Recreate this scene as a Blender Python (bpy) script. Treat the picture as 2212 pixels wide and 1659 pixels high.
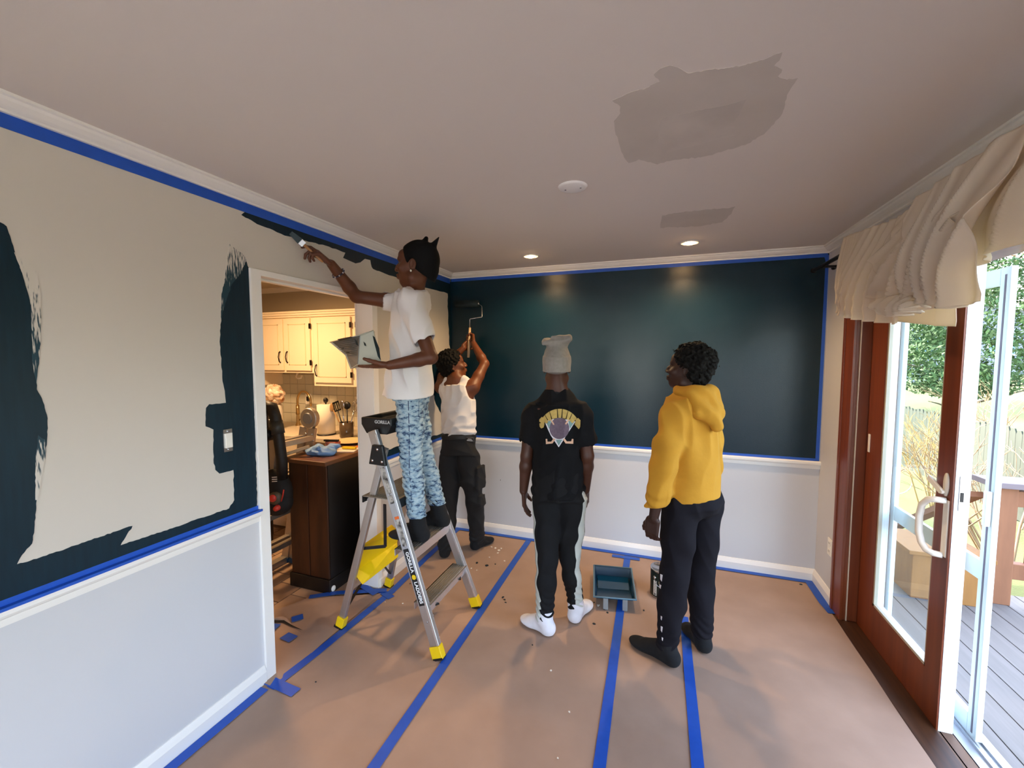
import bpy, bmesh, math, random
import numpy as np
from mathutils import Vector, Matrix
from mathutils.bvhtree import BVHTree
random.seed(7); rng = np.random.default_rng(7)
for o in list(bpy.data.objects): bpy.data.objects.remove(o)
SC = bpy.context.scene; COL = SC.collection

# ---------------------------------------------------------------- camera
XL, YB, XR, H = -1.871, 3.570, 1.127, 2.44
FPX, YAW, PITCH, CAMZ = 899.8, 0.3377, 0.0656, 1.6648
cam = bpy.data.cameras.new('camera'); cam.sensor_width = 36; cam.lens = 36*FPX/2212
cam.clip_start = 0.05; cam.clip_end = 300
camo = bpy.data.objects.new('camera', cam); COL.objects.link(camo)
camo.location = (0, 0, CAMZ); camo.rotation_euler = (math.pi/2-PITCH, 0, YAW)
SC.camera = camo

# ---------------------------------------------------------------- world, sun, exposure
SUN_DIR = Vector((-0.62, 0.72, 0.85)).normalized()      # towards the sun
world = bpy.data.worlds.new('world'); SC.world = world; world.use_nodes = True
wn = world.node_tree; wn.nodes.clear()
wo = wn.nodes.new('ShaderNodeOutputWorld'); wb = wn.nodes.new('ShaderNodeBackground')
sky = wn.nodes.new('ShaderNodeTexSky'); sky.sky_type = 'NISHITA'; sky.sun_disc = False
sky.sun_elevation = math.asin(SUN_DIR.z); sky.sun_rotation = math.atan2(SUN_DIR.x, SUN_DIR.y)
sky.air_density = 1.0; sky.dust_density = 3.0; sky.ozone_density = 1.0
wmix = wn.nodes.new('ShaderNodeMix'); wmix.data_type = 'RGBA'; wmix.inputs[0].default_value = 0.3
wbw = wn.nodes.new('ShaderNodeRGBToBW')
wn.links.new(sky.outputs[0], wbw.inputs[0]); wn.links.new(sky.outputs[0], wmix.inputs[6]); wn.links.new(wbw.outputs[0], wmix.inputs[7])
wn.links.new(wmix.outputs[2], wb.inputs[0]); wb.inputs[1].default_value = 0.55
wn.links.new(wb.outputs[0], wo.inputs[0])
def light(name, kind, energy, color=(1,1,1), loc=(0,0,0), **kw):
    l = bpy.data.lights.new(name, kind); l.energy = energy; l.color = color
    for k, v in kw.items(): setattr(l, k, v)
    o = bpy.data.objects.new(name, l); COL.objects.link(o); o.location = loc
    return o
sun = light('sun', 'SUN', 2.6, (1.0, 0.93, 0.82), angle=math.radians(0.6))
sun.rotation_euler = SUN_DIR.to_track_quat('Z', 'Y').to_euler()
def portal(name, loc, sx, sy, direction):
    o = light(name, 'AREA', 1.0, loc=loc, shape='RECTANGLE', size=sx, size_y=sy)
    o.data.cycles.is_portal = True
    o.rotation_euler = Vector(direction).to_track_quat('-Z', 'Z').to_euler()
portal('door_portal', (1.42, 2.28, 1.06), 1.7, 2.1, (-1, 0, 0))
portal('rear_window_portal', (-0.375, -3.25, 1.32), 2.75, 2.0, (0, 1, 0))
portal('added_window_portal', (1.30, -1.4, 1.35), 2.2, 1.7, (-1, 0, 0))
VS = SC.view_settings
VS.view_transform = 'Standard'; VS.look = 'None'; VS.gamma = 1.0; VS.use_curve_mapping = False
VS.exposure = 2.5
SC.cycles.max_bounces = 10; SC.cycles.diffuse_bounces = 6; SC.cycles.glossy_bounces = 4
SC.cycles.transparent_max_bounces = 12; SC.cycles.sample_clamp_indirect = 6.0
SC.cycles.use_denoising = True
SC.cycles.caustics_reflective = False; SC.cycles.caustics_refractive = False

# ---------------------------------------------------------------- helpers
_f = Vector((-math.sin(YAW)*math.cos(PITCH), math.cos(YAW)*math.cos(PITCH), -math.sin(PITCH)))
_r = Vector((math.cos(YAW), math.sin(YAW), 0)); _d = _f.cross(_r)
CAMP = Vector((0, 0, CAMZ))
def px(u, v, ax, val):
    """point where the sight line of a photo pixel meets the plane axis=val (wall, floor, thing)"""
    d = _r*((u-1106)/FPX) + _d*((v-829.5)/FPX) + _f
    t = (val-CAMP[ax])/d[ax]
    return CAMP + d*t
def lin(c):
    if isinstance(c, str):
        c = c.lstrip('#'); c = [int(c[i:i+2], 16)/255 for i in (0, 2, 4)]
    return tuple(((x+0.055)/1.055)**2.4 if x > 0.04045 else x/12.92 for x in c[:3])
MATS = {}
def mat(name, color, rough=0.5, metal=0.0, var=None, bump=None, spec=None, color2=None, stretch=None, emit=None, coat=0, sheen=0, detail=4):
    """var=(scale, amount[0..1]): noise mix to color2 (or a darker tone); bump=(scale, strength, distance)"""
    if name in MATS: return MATS[name]
    m = bpy.data.materials.new(name); m.use_nodes = True; MATS[name] = m
    nt = m.node_tree; b = nt.nodes['Principled BSDF']
    c = lin(color); b.inputs['Base Color'].default_value = (*c, 1)
    b.inputs['Roughness'].default_value = rough; b.inputs['Metallic'].default_value = metal
    if spec is not None: b.inputs['Specular IOR Level'].default_value = spec
    if coat: b.inputs['Coat Weight'].default_value = coat
    if sheen: b.inputs['Sheen Weight'].default_value = sheen
    if emit: b.inputs['Emission Color'].default_value = (*emit[0], 1); b.inputs['Emission Strength'].default_value = emit[1]
    def coords(scale):
        tc = nt.nodes.new('ShaderNodeTexCoord'); mp = nt.nodes.new('ShaderNodeMapping')
        nt.links.new(tc.outputs['Object'], mp.inputs[0])
        s = stretch or (1, 1, 1); mp.inputs['Scale'].default_value = s
        n = nt.nodes.new('ShaderNodeTexNoise'); n.inputs['Scale'].default_value = scale; n.inputs['Detail'].default_value = detail
        nt.links.new(mp.outputs[0], n.inputs[0]); return n
    if var:
        n = coords(var[0]); r = nt.nodes.new('ShaderNodeValToRGB')
        r.color_ramp.elements[0].position = 0.35; r.color_ramp.elements[1].position = 0.68
        c2 = lin(color2) if color2 else tuple(x*0.6 for x in c)
        c2 = tuple(c[i]+(c2[i]-c[i])*var[1] for i in range(3))
        r.color_ramp.elements[0].color = (*c2, 1); r.color_ramp.elements[1].color = (*c, 1)
        nt.links.new(n.outputs[0], r.inputs[0]); nt.links.new(r.outputs[0], b.inputs['Base Color'])
    if bump:
        n = coords(bump[0]); bp = nt.nodes.new('ShaderNodeBump'); bp.inputs['Strength'].default_value = bump[1]
        bp.inputs['Distance'].default_value = bump[2] if len(bump) > 2 else 0.002
        nt.links.new(n.outputs[0], bp.inputs['Height']); nt.links.new(bp.outputs[0], b.inputs['Normal'])
    return m
def glassmat(name, tint=(1, 1, 1), gloss=0.08, rough=0.0):
    if name in MATS: return MATS[name]
    m = bpy.data.materials.new(name); m.use_nodes = True; MATS[name] = m
    nt = m.node_tree; nt.nodes.clear()
    out = nt.nodes.new('ShaderNodeOutputMaterial'); tr = nt.nodes.new('ShaderNodeBsdfTransparent'); gl = nt.nodes.new('ShaderNodeBsdfGlossy')
    fr = nt.nodes.new('ShaderNodeLayerWeight'); pw = nt.nodes.new('ShaderNodeMath'); pw.operation = 'POWER'; pw.inputs[1].default_value = 5.0
    nt.links.new(fr.outputs['Facing'], pw.inputs[0]); ad = nt.nodes.new('ShaderNodeMath'); ad.operation = 'MULTIPLY_ADD'; ad.inputs[1].default_value = 0.94; ad.inputs[2].default_value = 0.05; nt.links.new(pw.outputs[0], ad.inputs[0])
    mx = nt.nodes.new('ShaderNodeMixShader'); tr.inputs[0].default_value = (*tint, 1); gl.inputs['Roughness'].default_value = rough
    nt.links.new(ad.outputs[0], mx.inputs[0]); nt.links.new(tr.outputs[0], mx.inputs[1]); nt.links.new(gl.outputs[0], mx.inputs[2])
    nt.links.new(mx.outputs[0], out.inputs[0]); return m

class MB:
    """collects simple solids into one mesh"""
    def __init__(s): s.v = []; s.f = []; s.smooth = []
    def add(s, v, f, sm=False):
        n = len(s.v); s.v += [tuple(x) for x in v]; s.f += [tuple(i+n for i in q) for q in f]; s.smooth += [sm]*len(f); return s
    def box(s, lo, hi, M=None):
        x0, y0, z0 = lo; x1, y1, z1 = hi
        v = [Vector(c) for c in ((x0,y0,z0),(x1,y0,z0),(x1,y1,z0),(x0,y1,z0),(x0,y0,z1),(x1,y0,z1),(x1,y1,z1),(x0,y1,z1))]
        if M is not None: v = [M @ q for q in v]
        return s.add(v, [(0,3,2,1),(4,5,6,7),(0,1,5,4),(1,2,6,5),(2,3,7,6),(3,0,4,7)])
    def bar(s, a, b, w, t, up=(0,0,1), w2=None, t2=None):
        """rectangular bar from a to b; w across, t along 'up'"""
        a = Vector(a); b = Vector(b); d = (b-a).normalized(); up = Vector(up)
        x = d.cross(up).normalized(); y = x.cross(d).normalized()
        w2 = w if w2 is None else w2; t2 = t if t2 is None else t2
        v = []
        for p, ww, tt in ((a, w, t), (b, w2, t2)):
            for sx, sy in ((-1,-1),(1,-1),(1,1),(-1,1)): v.append(p + x*(sx*ww/2) + y*(sy*tt/2))
        return s.add(v, [(3,2,1,0),(4,5,6,7),(0,1,5,4),(1,2,6,5),(2,3,7,6),(3,0,4,7)])
    def tube(s, pts, r, n=10, cap=True):
        pts = [Vector(p) for p in pts]; k = len(pts); rs = r if isinstance(r, (list, tuple)) else [r]*k
        v = []; f = []; prev = None
        for i, p in enumerate(pts):
            d = (pts[min(i+1, k-1)]-pts[max(i-1, 0)]).normalized()
            if prev is None:
                x = d.orthogonal().normalized()
            else:
                x = (prev - d*prev.dot(d)).normalized()
            prev = x; y = d.cross(x)
            for j in range(n):
                a = 2*math.pi*j/n; v.append(p + (x*math.cos(a)+y*math.sin(a))*rs[i])
        for i in range(k-1):
            for j in range(n):
                f.append((i*n+j, i*n+(j+1) % n, (i+1)*n+(j+1) % n, (i+1)*n+j))
        s.add(v, f, True)
        if cap:
            s.add(v[:n], [tuple(range(n))[::-1]]); s.add(v[-n:], [tuple(range(n))])
        return s
    def lathe(s, prof, c, ax=(0,0,1), n=24, smooth=True):
        """prof: list of (radius, height along axis)"""
        c = Vector(c); ax = Vector(ax).normalized(); x = ax.orthogonal().normalized(); y = ax.cross(x)
        v = []; f = []
        for r, h in prof:
            for j in range(n):
                a = 2*math.pi*j/n; v.append(c + ax*h + (x*math.cos(a)+y*math.sin(a))*max(r, 1e-5))
        for i in range(len(prof)-1):
            for j in range(n): f.append((i*n+j, i*n+(j+1) % n, (i+1)*n+(j+1) % n, (i+1)*n+j))
        return s.add(v, f, smooth)
    def ell(s, c, r, M=None, n=16, m=10):
        v = []; f = []; c = Vector(c)
        for i in range(m+1):
            t = math.pi*i/m
            for j in range(n):
                a = 2*math.pi*j/n; q = Vector((r[0]*math.sin(t)*math.cos(a), r[1]*math.sin(t)*math.sin(a), r[2]*math.cos(t)))
                v.append(c + (M @ q if M is not None else q))
        for i in range(m):
            for j in range(n): f.append((i*n+j, (i+1)*n+j, (i+1)*n+(j+1) % n, i*n+(j+1) % n))
        return s.add(v, f, True)
    def prism(s, poly, fn, a, b):
        """2-D polygon extruded: fn(u, v, h) -> point, h from a to b"""
        n = len(poly); v = [fn(u, w, a) for u, w in poly] + [fn(u, w, b) for u, w in poly]
        f = [tuple(range(n))[::-1], tuple(range(n, 2*n))] + [(i, (i+1) % n, n+(i+1) % n, n+i) for i in range(n)]
        return s.add(v, f)
    def grid(s, fn, nu, nv, smooth=True):
        v = [fn(i/nu, j/nv) for i in range(nu+1) for j in range(nv+1)]
        f = [(i*(nv+1)+j, (i+1)*(nv+1)+j, (i+1)*(nv+1)+j+1, i*(nv+1)+j+1) for i in range(nu) for j in range(nv)]
        return s.add(v, f, smooth)
    def mesh(s, name, m=None):
        me = bpy.data.meshes.new(name); me.from_pydata([tuple(q) for q in s.v], [], s.f)
        bm = bmesh.new(); bm.from_mesh(me); bmesh.ops.remove_doubles(bm, verts=bm.verts, dist=1e-6); bmesh.ops.recalc_face_normals(bm, faces=bm.faces)
        bm.to_mesh(me); bm.free()
        if any(s.smooth):
            if len(me.polygons) == len(s.smooth): me.polygons.foreach_set('use_smooth', s.smooth)
            else: me.polygons.foreach_set('use_smooth', [True]*len(me.polygons))
        if m: me.materials.append(m)
        return me
    def build(s, name, m, parent=None, bev=0, label=None, cat=None, group=None, kind=None, loc=None, solid=0, sub=0, autosmooth=True):
        me = s.mesh(name, m)
        o = link(name, me, parent, label, cat, group, kind, loc)
        if solid: md = o.modifiers.new('thick', 'SOLIDIFY'); md.thickness = solid; md.offset = 0
        if bev: md = o.modifiers.new('bevel', 'BEVEL'); md.width = bev; md.segments = 2; md.limit_method = 'ANGLE'; md.angle_limit = 0.6
        if sub: md = o.modifiers.new('sub', 'SUBSURF'); md.levels = sub; md.render_levels = sub
        return o
def link(name, data, parent=None, label=None, cat=None, group=None, kind=None, loc=None):
    o = bpy.data.objects.new(name, data); COL.objects.link(o)
    if loc is not None: o.location = loc
    if parent is not None:
        o.parent = parent
        if parent.parent is None: o.matrix_parent_inverse = Matrix.Translation(-Vector(parent.location))
    if label: o['label'] = label
    if cat: o['category'] = cat
    if group: o['group'] = group
    if kind: o['kind'] = kind
    return o
def thing(name, label, cat, loc=(0,0,0), group=None, kind=None):
    """an Empty at the thing's base; its parts are given in world coordinates"""
    return link(name, None, None, label, cat, group, kind, loc)
def copy_tree(root, delta, label=None, group=None):
    c = root.copy(); COL.objects.link(c); c.location = Vector(root.location)+Vector(delta)
    if label: c['label'] = label
    if group: c['group'] = group
    for ch in root.children:
        d = ch.copy(); COL.objects.link(d); d.parent = c
        for g in ch.children:
            e = g.copy(); COL.objects.link(e); e.parent = d
    return c

# ================================================================ materials of the setting
M_WALL = mat('cream_wall_paint', '#cfc7bc', 0.75, bump=(180, 0.12, 0.001))
M_WHITE = mat('white_wall_paint', '#cbcacc', 0.6, bump=(160, 0.1, 0.001))
M_TRIM = mat('white_trim_paint', '#ece8e2', 0.38)
M_CEIL = mat('ceiling_paint', '#ddd3ca', 0.9, bump=(220, 0.15, 0.001))
M_TEAL = mat('teal_wall_paint', '#042432', 0.25, bump=(190, 0.40, 0.002), spec=0.42, detail=3)
M_TEAL2 = mat('brushed_teal_paint', '#051f2c', 0.42, var=(60, 0.35), color2='#0a3040', bump=(120, 0.2, 0.001), stretch=(1, 1, 0.1), spec=0.3)
M_TAPE = mat('blue_masking_tape', '#1853bb', 0.5, var=(25, 0.25), color2='#14459a', bump=(300, 0.15, 0.0006))
M_PAPER = mat('brown_kraft_paper', '#ae917d', 0.8, var=(3.2, 0.5), color2='#937866', bump=(7, 0.35, 0.008), detail=6)
M_WOOD = mat('stained_door_wood', '#7d3a1a', 0.38, var=(9, 0.55), color2='#57230f', stretch=(3, 3, 0.12), detail=6)
M_DKWOOD = mat('worn_threshold_wood', '#4a2c18', 0.45, var=(14, 0.6), color2='#24130b', stretch=(4, 0.2, 4))
M_CLAD = mat('white_door_cladding', '#e6ebf2', 0.35)
M_ALU = mat('brushed_aluminium', '#c9c9c9', 0.34, 0.9, var=(30, 0.15), bump=(80, 0.08, 0.0006), stretch=(1, 1, 0.06))
M_STEEL = mat('steel', '#bdbdc0', 0.25, 1.0)
M_BLACKP = mat('black_plastic', '#0d0d0e', 0.45)
M_YEL = mat('yellow_plastic', '#f0c808', 0.42, var=(20, 0.12))
M_IVORY = mat('ivory_plastic', '#efeae0', 0.4)
M_GLASS = glassmat('door_glass', (0.95, 0.985, 0.97)); M_CLEAR = glassmat('clear_window_glass', (0.985, 0.985, 0.985))
M_DARKBR = mat('dark_bronze', '#1c1512', 0.4, 0.7)
ST = 'structure'
def sbox(name, lo, hi, m, parent=None, kind=ST, **kw):
    return MB().box(lo, hi).build(name, m, parent, kind=kind if parent is None else None, **kw)

# ---------------------------------------------------------------- shell
RY = -3.2                      # rear wall of the room, behind the camera
OY0, OY1, OZ = 1.555, 2.400, 2.062      # kitchen opening
DY0, DY1, DZ = 1.47, 3.085, 2.06        # patio door opening
KX = -4.9                      # far kitchen wall
sbox('floor', (XL-0.12, RY, -0.12), (XR+0.14, YB, 0.0), mat('oak_floor', '#6b4a30', 0.5, var=(8, 0.5), stretch=(4, 0.3, 1)))
MB().box((XL-0.12, RY-0.14, H), (XR+0.14, YB+0.14, H+0.12)).build('ceiling', M_CEIL, kind=ST)
wl = MB()
wl.box((XL-0.12, RY, 0), (XL, OY0-0.01, H)).box((XL-0.12, OY1+0.01, 0), (XL, YB, H)).box((XL-0.12, OY0-0.01, OZ+0.008), (XL, OY1+0.01, H))
wall_left = wl.build('wall_left', M_WALL, kind=ST)
wall_back = sbox('wall_back', (XL-0.12, YB, -0.12), (XR+0.14, YB+0.14, H), M_WHITE)
wr = MB()
WY0, WY1, WZ0, WZ1 = -2.5, -0.3, 0.5, 2.2       # unseen side window behind the camera, added to brighten the room
wr.box((XR, DY1, -0.12), (XR+0.14, YB, H)).box((XR, RY, -0.12), (XR+0.14, WY0, H)).box((XR, WY1, -0.12), (XR+0.14, DY0, H)).box((XR, WY0, -0.12), (XR+0.14, WY1, WZ0)).box((XR, WY0, WZ1), (XR+0.14, WY1, H)).box((XR, DY0, DZ), (XR+0.14, DY1, H))
wall_right = wr.build('wall_right', M_WHITE, kind=ST)
wb_ = MB()
wb_.box((XL-0.12, RY-0.14, -0.12), (-1.75, RY, H)).box((1.0, RY-0.14, -0.12), (XR+0.14, RY, H)).box((-1.75, RY-0.14, -0.12), (1.0, RY, 0.35)).box((-1.75, RY-0.14, 2.3), (1.0, RY, H))
wb_.build('wall_rear', M_WALL, kind=ST)
w1 = MB()
for x in (-1.75, -0.40, 0.95): w1.box((x, RY-0.1, 0.35), (x+0.05, RY-0.04, 2.3))
for z in (0.35, 2.25): w1.box((-1.70, RY-0.1, z), (-0.40, RY-0.04, z+0.05)).box((-0.35, RY-0.1, z), (0.95, RY-0.04, z+0.05))
win = w1.build('window_1', M_TRIM, kind=ST)  # unseen window read from a wall reflection, enlarged for more daylight
for a_, b_ in ((-1.70, -0.40), (-0.35, 0.95)): MB().box((a_, RY-0.074, 0.40), (b_, RY-0.07, 2.25)).build('pane', M_CLEAR, win)
w2_ = MB()
for y_ in (WY0, -1.425, WY1-0.05): w2_.box((XR+0.04, y_, WZ0), (XR+0.10, y_+0.05, WZ1))
for z in (WZ0, WZ1-0.05): w2_.box((XR+0.04, WY0+0.05, z), (XR+0.10, -1.425, z+0.05)).box((XR+0.04, -1.375, z), (XR+0.10, WY1-0.05, z+0.05))
win2 = w2_.build('added_window_2', M_TRIM, kind=ST)
for a_, b_ in ((WY0+0.05, -1.425), (-1.375, WY1-0.05)): MB().box((XR+0.068, a_, WZ0+0.05), (XR+0.072, b_, WZ1-0.05)).build('pane', M_CLEAR, win2)
# the white dado below the chair rail of the left wall
dz = MB()
for a, b in ((RY, OY0-0.055), (OY1+0.055, YB)): dz.box((XL, a, 0.0), (XL+0.002, b, 0.86))
dz.build('dado_paint', M_WHITE, wall_left)
# teal coat on the back wall
tc = MB().box((XL+0.001, YB-0.002, 0.895), (XR-0.006, YB, H-0.02))
tc.build('teal_paint_coat', M_TEAL, wall_back)

# ---------------------------------------------------------------- trim profiles
def run(name, prof, a, b, inward, m=M_TRIM, kind=ST):
    """profile (d out from wall, z) swept along the wall line a->b; inward = direction into the room"""
    a = Vector(a); b = Vector(b); w = Vector(inward); mb = MB(); n = len(prof)
    v = [a + w*d + Vector((0, 0, z)) for d, z in prof] + [b + w*d + Vector((0, 0, z)) for d, z in prof]
    mb.add(v, [tuple(range(n)), tuple(range(n, 2*n))[::-1]] + [(i, n+i, n+(i+1) % n, (i+1) % n) for i in range(n)])
    return mb.build(name, m, kind=kind)
CROWN = [(0, 0), (0.058, 0), (0.058, -0.009), (0.049, -0.012), (0.044, -0.020), (0.030, -0.032), (0.020, -0.037), (0.013, -0.038), (0.013, -0.046), (0, -0.046)]
run('trim_1', CROWN, (XL, RY, H), (XL, YB, H), (1, 0, 0))
run('trim_2', CROWN, (XL, YB, H), (XR, YB, H), (0, -1, 0))
run('trim_3', CROWN, (XR, RY, H), (XR, YB, H), (-1, 0, 0))
RAIL = [(0, 0.845), (0.010, 0.845), (0.012, 0.868), (0.020, 0.874), (0.024, 0.882), (0.024, 0.896), (0.018, 0.903), (0, 0.903)]
run('trim_4', RAIL, (XL, RY, 0), (XL, OY0-0.055, 0), (1, 0, 0))
run('trim_5', RAIL, (XL, OY1+0.055, 0), (XL, YB, 0), (1, 0, 0))
run('trim_6', RAIL, (XL, YB, 0), (XR, YB, 0), (0, -1, 0))
BASE = [(0, 0), (0.018, 0), (0.018, 0.060), (0.012, 0.076), (0.006, 0.090), (0, 0.092)]
run('baseboard_left', BASE, (XL, RY, 0), (XL, OY0-0.058, 0), (1, 0, 0))
run('baseboard_left.001', BASE, (XL, OY1+0.02, 0), (XL, YB, 0), (1, 0, 0))
run('baseboard_back', BASE, (XL, YB, 0), (XR, YB, 0), (0, -1, 0))
run('baseboard_right', BASE, (XR, DY1+0.13, 0), (XR, YB, 0), (-1, 0, 0))
# kitchen opening casing and jamb lining
kc = MB()
for xa, xb in ((XL, XL+0.014), (XL-0.134, XL-0.12)):
    kc.box((xa, OY0-0.055, 0.0), (xb, OY0, OZ+0.030)); kc.box((xa, OY1, 0.0), (xb, OY1+0.055, OZ+0.030)); kc.box((xa, OY0, OZ), (xb, OY1, OZ+0.030))
kc.box((XL-0.125, OY0-0.012, 0), (XL+0.005, OY0, OZ)).box((XL-0.125, OY1, 0), (XL+0.005, OY1+0.012, OZ)).box((XL-0.125, OY0-0.01, OZ), (XL+0.005, OY1+0.01, OZ+0.01))
kc.box((XL-0.075, OY0, OZ-0.012), (XL-0.04, OY1, OZ))
kc.build('trim_7', M_TRIM, kind=ST, bev=0.002)

# ---------------------------------------------------------------- brush and roller work on the left wall (thin coats of paint)
def jag(poly, amp, step, seed):
    r = random.Random(seed); out = []
    n = len(poly)
    for i in range(n):
        a = poly[i]; b = poly[(i+1) % n]; L = math.hypot(b[0]-a[0], b[1]-a[1]); k = max(1, int(L/step))
        for j in range(k):
            t = j/k; out.append((a[0]+(b[0]-a[0])*t + (r.uniform(-amp, amp) if j else 0), a[1]+(b[1]-a[1])*t + (r.uniform(-amp, amp) if j else 0)))
    return out
from mathutils.geometry import tessellate_polygon
def film(name, pts, normal, thick, m, parent, **kw):
    """flat polygon with a small thickness, pts in world space on a plane"""
    n = len(pts); N = Vector(normal)*thick
    tris = tessellate_polygon([[Vector(p) for p in pts]])
    mb = MB(); v = [Vector(p) for p in pts] + [Vector(p)+N for p in pts]
    f = [tuple(i+n for i in t) for t in tris] + [(i, (i+1) % n, n+(i+1) % n, n+i) for i in range(n)]
    mb.add(v, f); return mb.build(name, m, parent, **kw)
def wallpoly(pxs): return [px(u, v, 0, XL) for u, v in pxs]
def dry_mat(name, axis, solid, dry):
    """paint dragged thin: teal broken up along the brush direction, more wall colour towards the dry end"""
    m = bpy.data.materials.new(name); m.use_nodes = True; nt = m.node_tree; b = nt.nodes['Principled BSDF']; b.inputs['Roughness'].default_value = 0.5
    tc = nt.nodes.new('ShaderNodeTexCoord'); mp = nt.nodes.new('ShaderNodeMapping'); nz = nt.nodes.new('ShaderNodeTexNoise')
    nt.links.new(tc.outputs['Object'], mp.inputs[0]); nt.links.new(mp.outputs[0], nz.inputs[0])
    mp.inputs['Scale'].default_value = (1, 1, 0.12) if axis != 3 else (1, 0.12, 1); nz.inputs['Scale'].default_value = 190; nz.inputs['Detail'].default_value = 2
    sx = nt.nodes.new('ShaderNodeSeparateXYZ'); nt.links.new(tc.outputs['Object'], sx.inputs[0])
    mr = nt.nodes.new('ShaderNodeMapRange'); nt.links.new(sx.outputs[{1: 1, 2: 2, 3: 1}[axis]], mr.inputs[0])
    mr.inputs[1].default_value = solid; mr.inputs[2].default_value = dry; mr.inputs[3].default_value = 0.25; mr.inputs[4].default_value = 0.66
    gt = nt.nodes.new('ShaderNodeMath'); gt.operation = 'SUBTRACT'; nt.links.new(nz.outputs[0], gt.inputs[0]); nt.links.new(mr.outputs[0], gt.inputs[1])
    ml = nt.nodes.new('ShaderNodeMath'); ml.operation = 'MULTIPLY'; ml.use_clamp = True; ml.inputs[1].default_value = 9; nt.links.new(gt.outputs[0], ml.inputs[0])
    mx = nt.nodes.new('ShaderNodeMix'); mx.data_type = 'RGBA'; mx.inputs[6].default_value = (*lin('#cfc7bc'), 1); mx.inputs[7].default_value = (*lin('#0c3644'), 1)
    nt.links.new(ml.outputs[0], mx.inputs[0]); nt.links.new(mx.outputs[2], b.inputs['Base Color']); return m
big = [(-60, 470), (0, 480), (14, 489), (32, 545), (50, 600), (62, 640), (70, 690), (74, 760), (78, 800), (79, 841), (90, 860), (101, 896), (103, 925), (99, 975), (88, 1026), (79, 1073), (74, 1142), (69, 1174), (47, 1199), (36, 1219), (100, 1200), (190, 1168), (286, 1136), (260, 1178), (380, 1138), (495, 1098), (506, 1080), (504, 1015), (474, 1023), (465, 1015), (461, 993), (461, 928), (444, 921), (445, 881), (452, 873), (488, 870), (486, 852), (480, 816), (478, 780), (475, 744), (479, 650), (490, 618), (505, 600), (520, 575), (530, 560), (538, 580), (546, 780), (556, 1099), (280, 1204), (0, 1305), (-60, 1328)]
film('brushed_paint', wallpoly(jag(big, 1.1, 7, 3)), (1, 0, 0), 0.0012, M_TEAL2, wall_left)
film('dry_brushed_paint', wallpoly(jag([(495, 527), (524, 549), (532, 562), (520, 590), (500, 615), (486, 655), (478, 690), (478, 640), (485, 610), (488, 580)], 1, 6, 5)), (1, 0, 0), 0.0016, dry_mat('dry_stroke_up', 2, 1.98, 2.24), wall_left)
film('dry_brushed_paint', wallpoly(jag([(30, 545), (60, 560), (80, 590), (88, 640), (88, 700), (86, 760), (78, 830), (70, 790), (66, 640)], 1, 8, 6)), (1, 0, 0), 0.0016, dry_mat('dry_stroke_side', 2, 1.55, 1.98), wall_left)
film('dry_brushed_paint', wallpoly(jag([(82, 940), (97, 950), (98, 985), (90, 1030), (82, 1080), (76, 1080), (76, 1000)], 1, 8, 8)), (1, 0, 0), 0.0016, dry_mat('dry_stroke_low', 2, 1.45, 1.22), wall_left)
top = [(521, 464), (531, 456), (560, 452), (700, 505), (860, 567), (977, 611), (974, 760), (970, 735), (968, 690), (967, 634), (934, 625), (913, 621), (880, 606), (834, 592), (806, 581), (803, 577), (800, 562), (788, 559), (778, 567), (768, 569), (752, 562), (741, 557), (746, 546), (711, 533), (660, 520), (615, 509), (590, 497), (568, 489), (555, 484), (543, 476), (530, 470)]
film('brushed_paint', wallpoly(jag(top, 1.0, 7, 9)), (1, 0, 0), 0.0012, M_TEAL2, wall_left)
low = [(812, 985), (850, 967), (900, 951), (950, 938), (975, 931), (975, 945), (900, 974), (812, 1008)]
film('brushed_paint', wallpoly(jag(low, 1.0, 6, 10)), (1, 0, 0), 0.0012, M_TEAL2, wall_left)
film('brushed_paint', wallpoly(jag([(930, 790), (952, 776), (968, 770), (970, 880), (955, 900), (940, 868), (932, 830)], 1.5, 6, 12)), (1, 0, 0), 0.0012, M_TEAL2, wall_left)
# filler patches on the ceiling
M_PATCH = mat('dried_joint_compound', '#cbc1b7', 0.9, var=(5, 0.5), color2='#beb4a9', bump=(60, 0.2, 0.001))
M_PATCH2 = mat('feathered_joint_compound', '#cec4ba', 0.9, var=(6, 0.4))
ceil_o = bpy.data.objects['ceiling']
def ceilpoly(pxs): return [px(u, v, 2, H) for u, v in pxs]
patch = [(1322, 217), (1352, 203), (1395, 190), (1412, 181), (1425, 176), (1412, 160), (1425, 148), (1445, 141), (1470, 148), (1486, 158), (1520, 152), (1570, 146), (1610, 140), (1640, 130), (1690, 112), (1684, 130), (1672, 142), (1690, 150), (1680, 165), (1700, 172), (1724, 168), (1712, 185), (1700, 205), (1696, 225), (1690, 245), (1672, 268), (1650, 290), (1615, 310), (1580, 322), (1520, 338), (1440, 348), (1420, 355), (1405, 350), (1380, 344), (1358, 352), (1348, 340), (1338, 312), (1330, 290), (1326, 262), (1340, 245), (1340, 230)]
film('filler_patch', ceilpoly(jag(patch, 1.6, 6, 21)), (0, 0, -1), 0.0008, M_PATCH, ceil_o)
film('filler_patch', ceilpoly(jag([(1432, 255), (1500, 240), (1560, 228), (1612, 214), (1600, 240), (1585, 265), (1590, 290), (1520, 310), (1430, 330), (1422, 300), (1424, 270)], 1.2, 7, 22)), (0, 0, -1), 0.0012, M_PATCH2, ceil_o)
film('filler_patch', ceilpoly(jag([(1430, 465), (1470, 459), (1530, 452), (1575, 450), (1588, 446), (1580, 462), (1560, 480), (1520, 487), (1470, 490), (1426, 492)], 1.2, 6, 23)), (0, 0, -1), 0.0008, M_PATCH, ceil_o)

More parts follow.
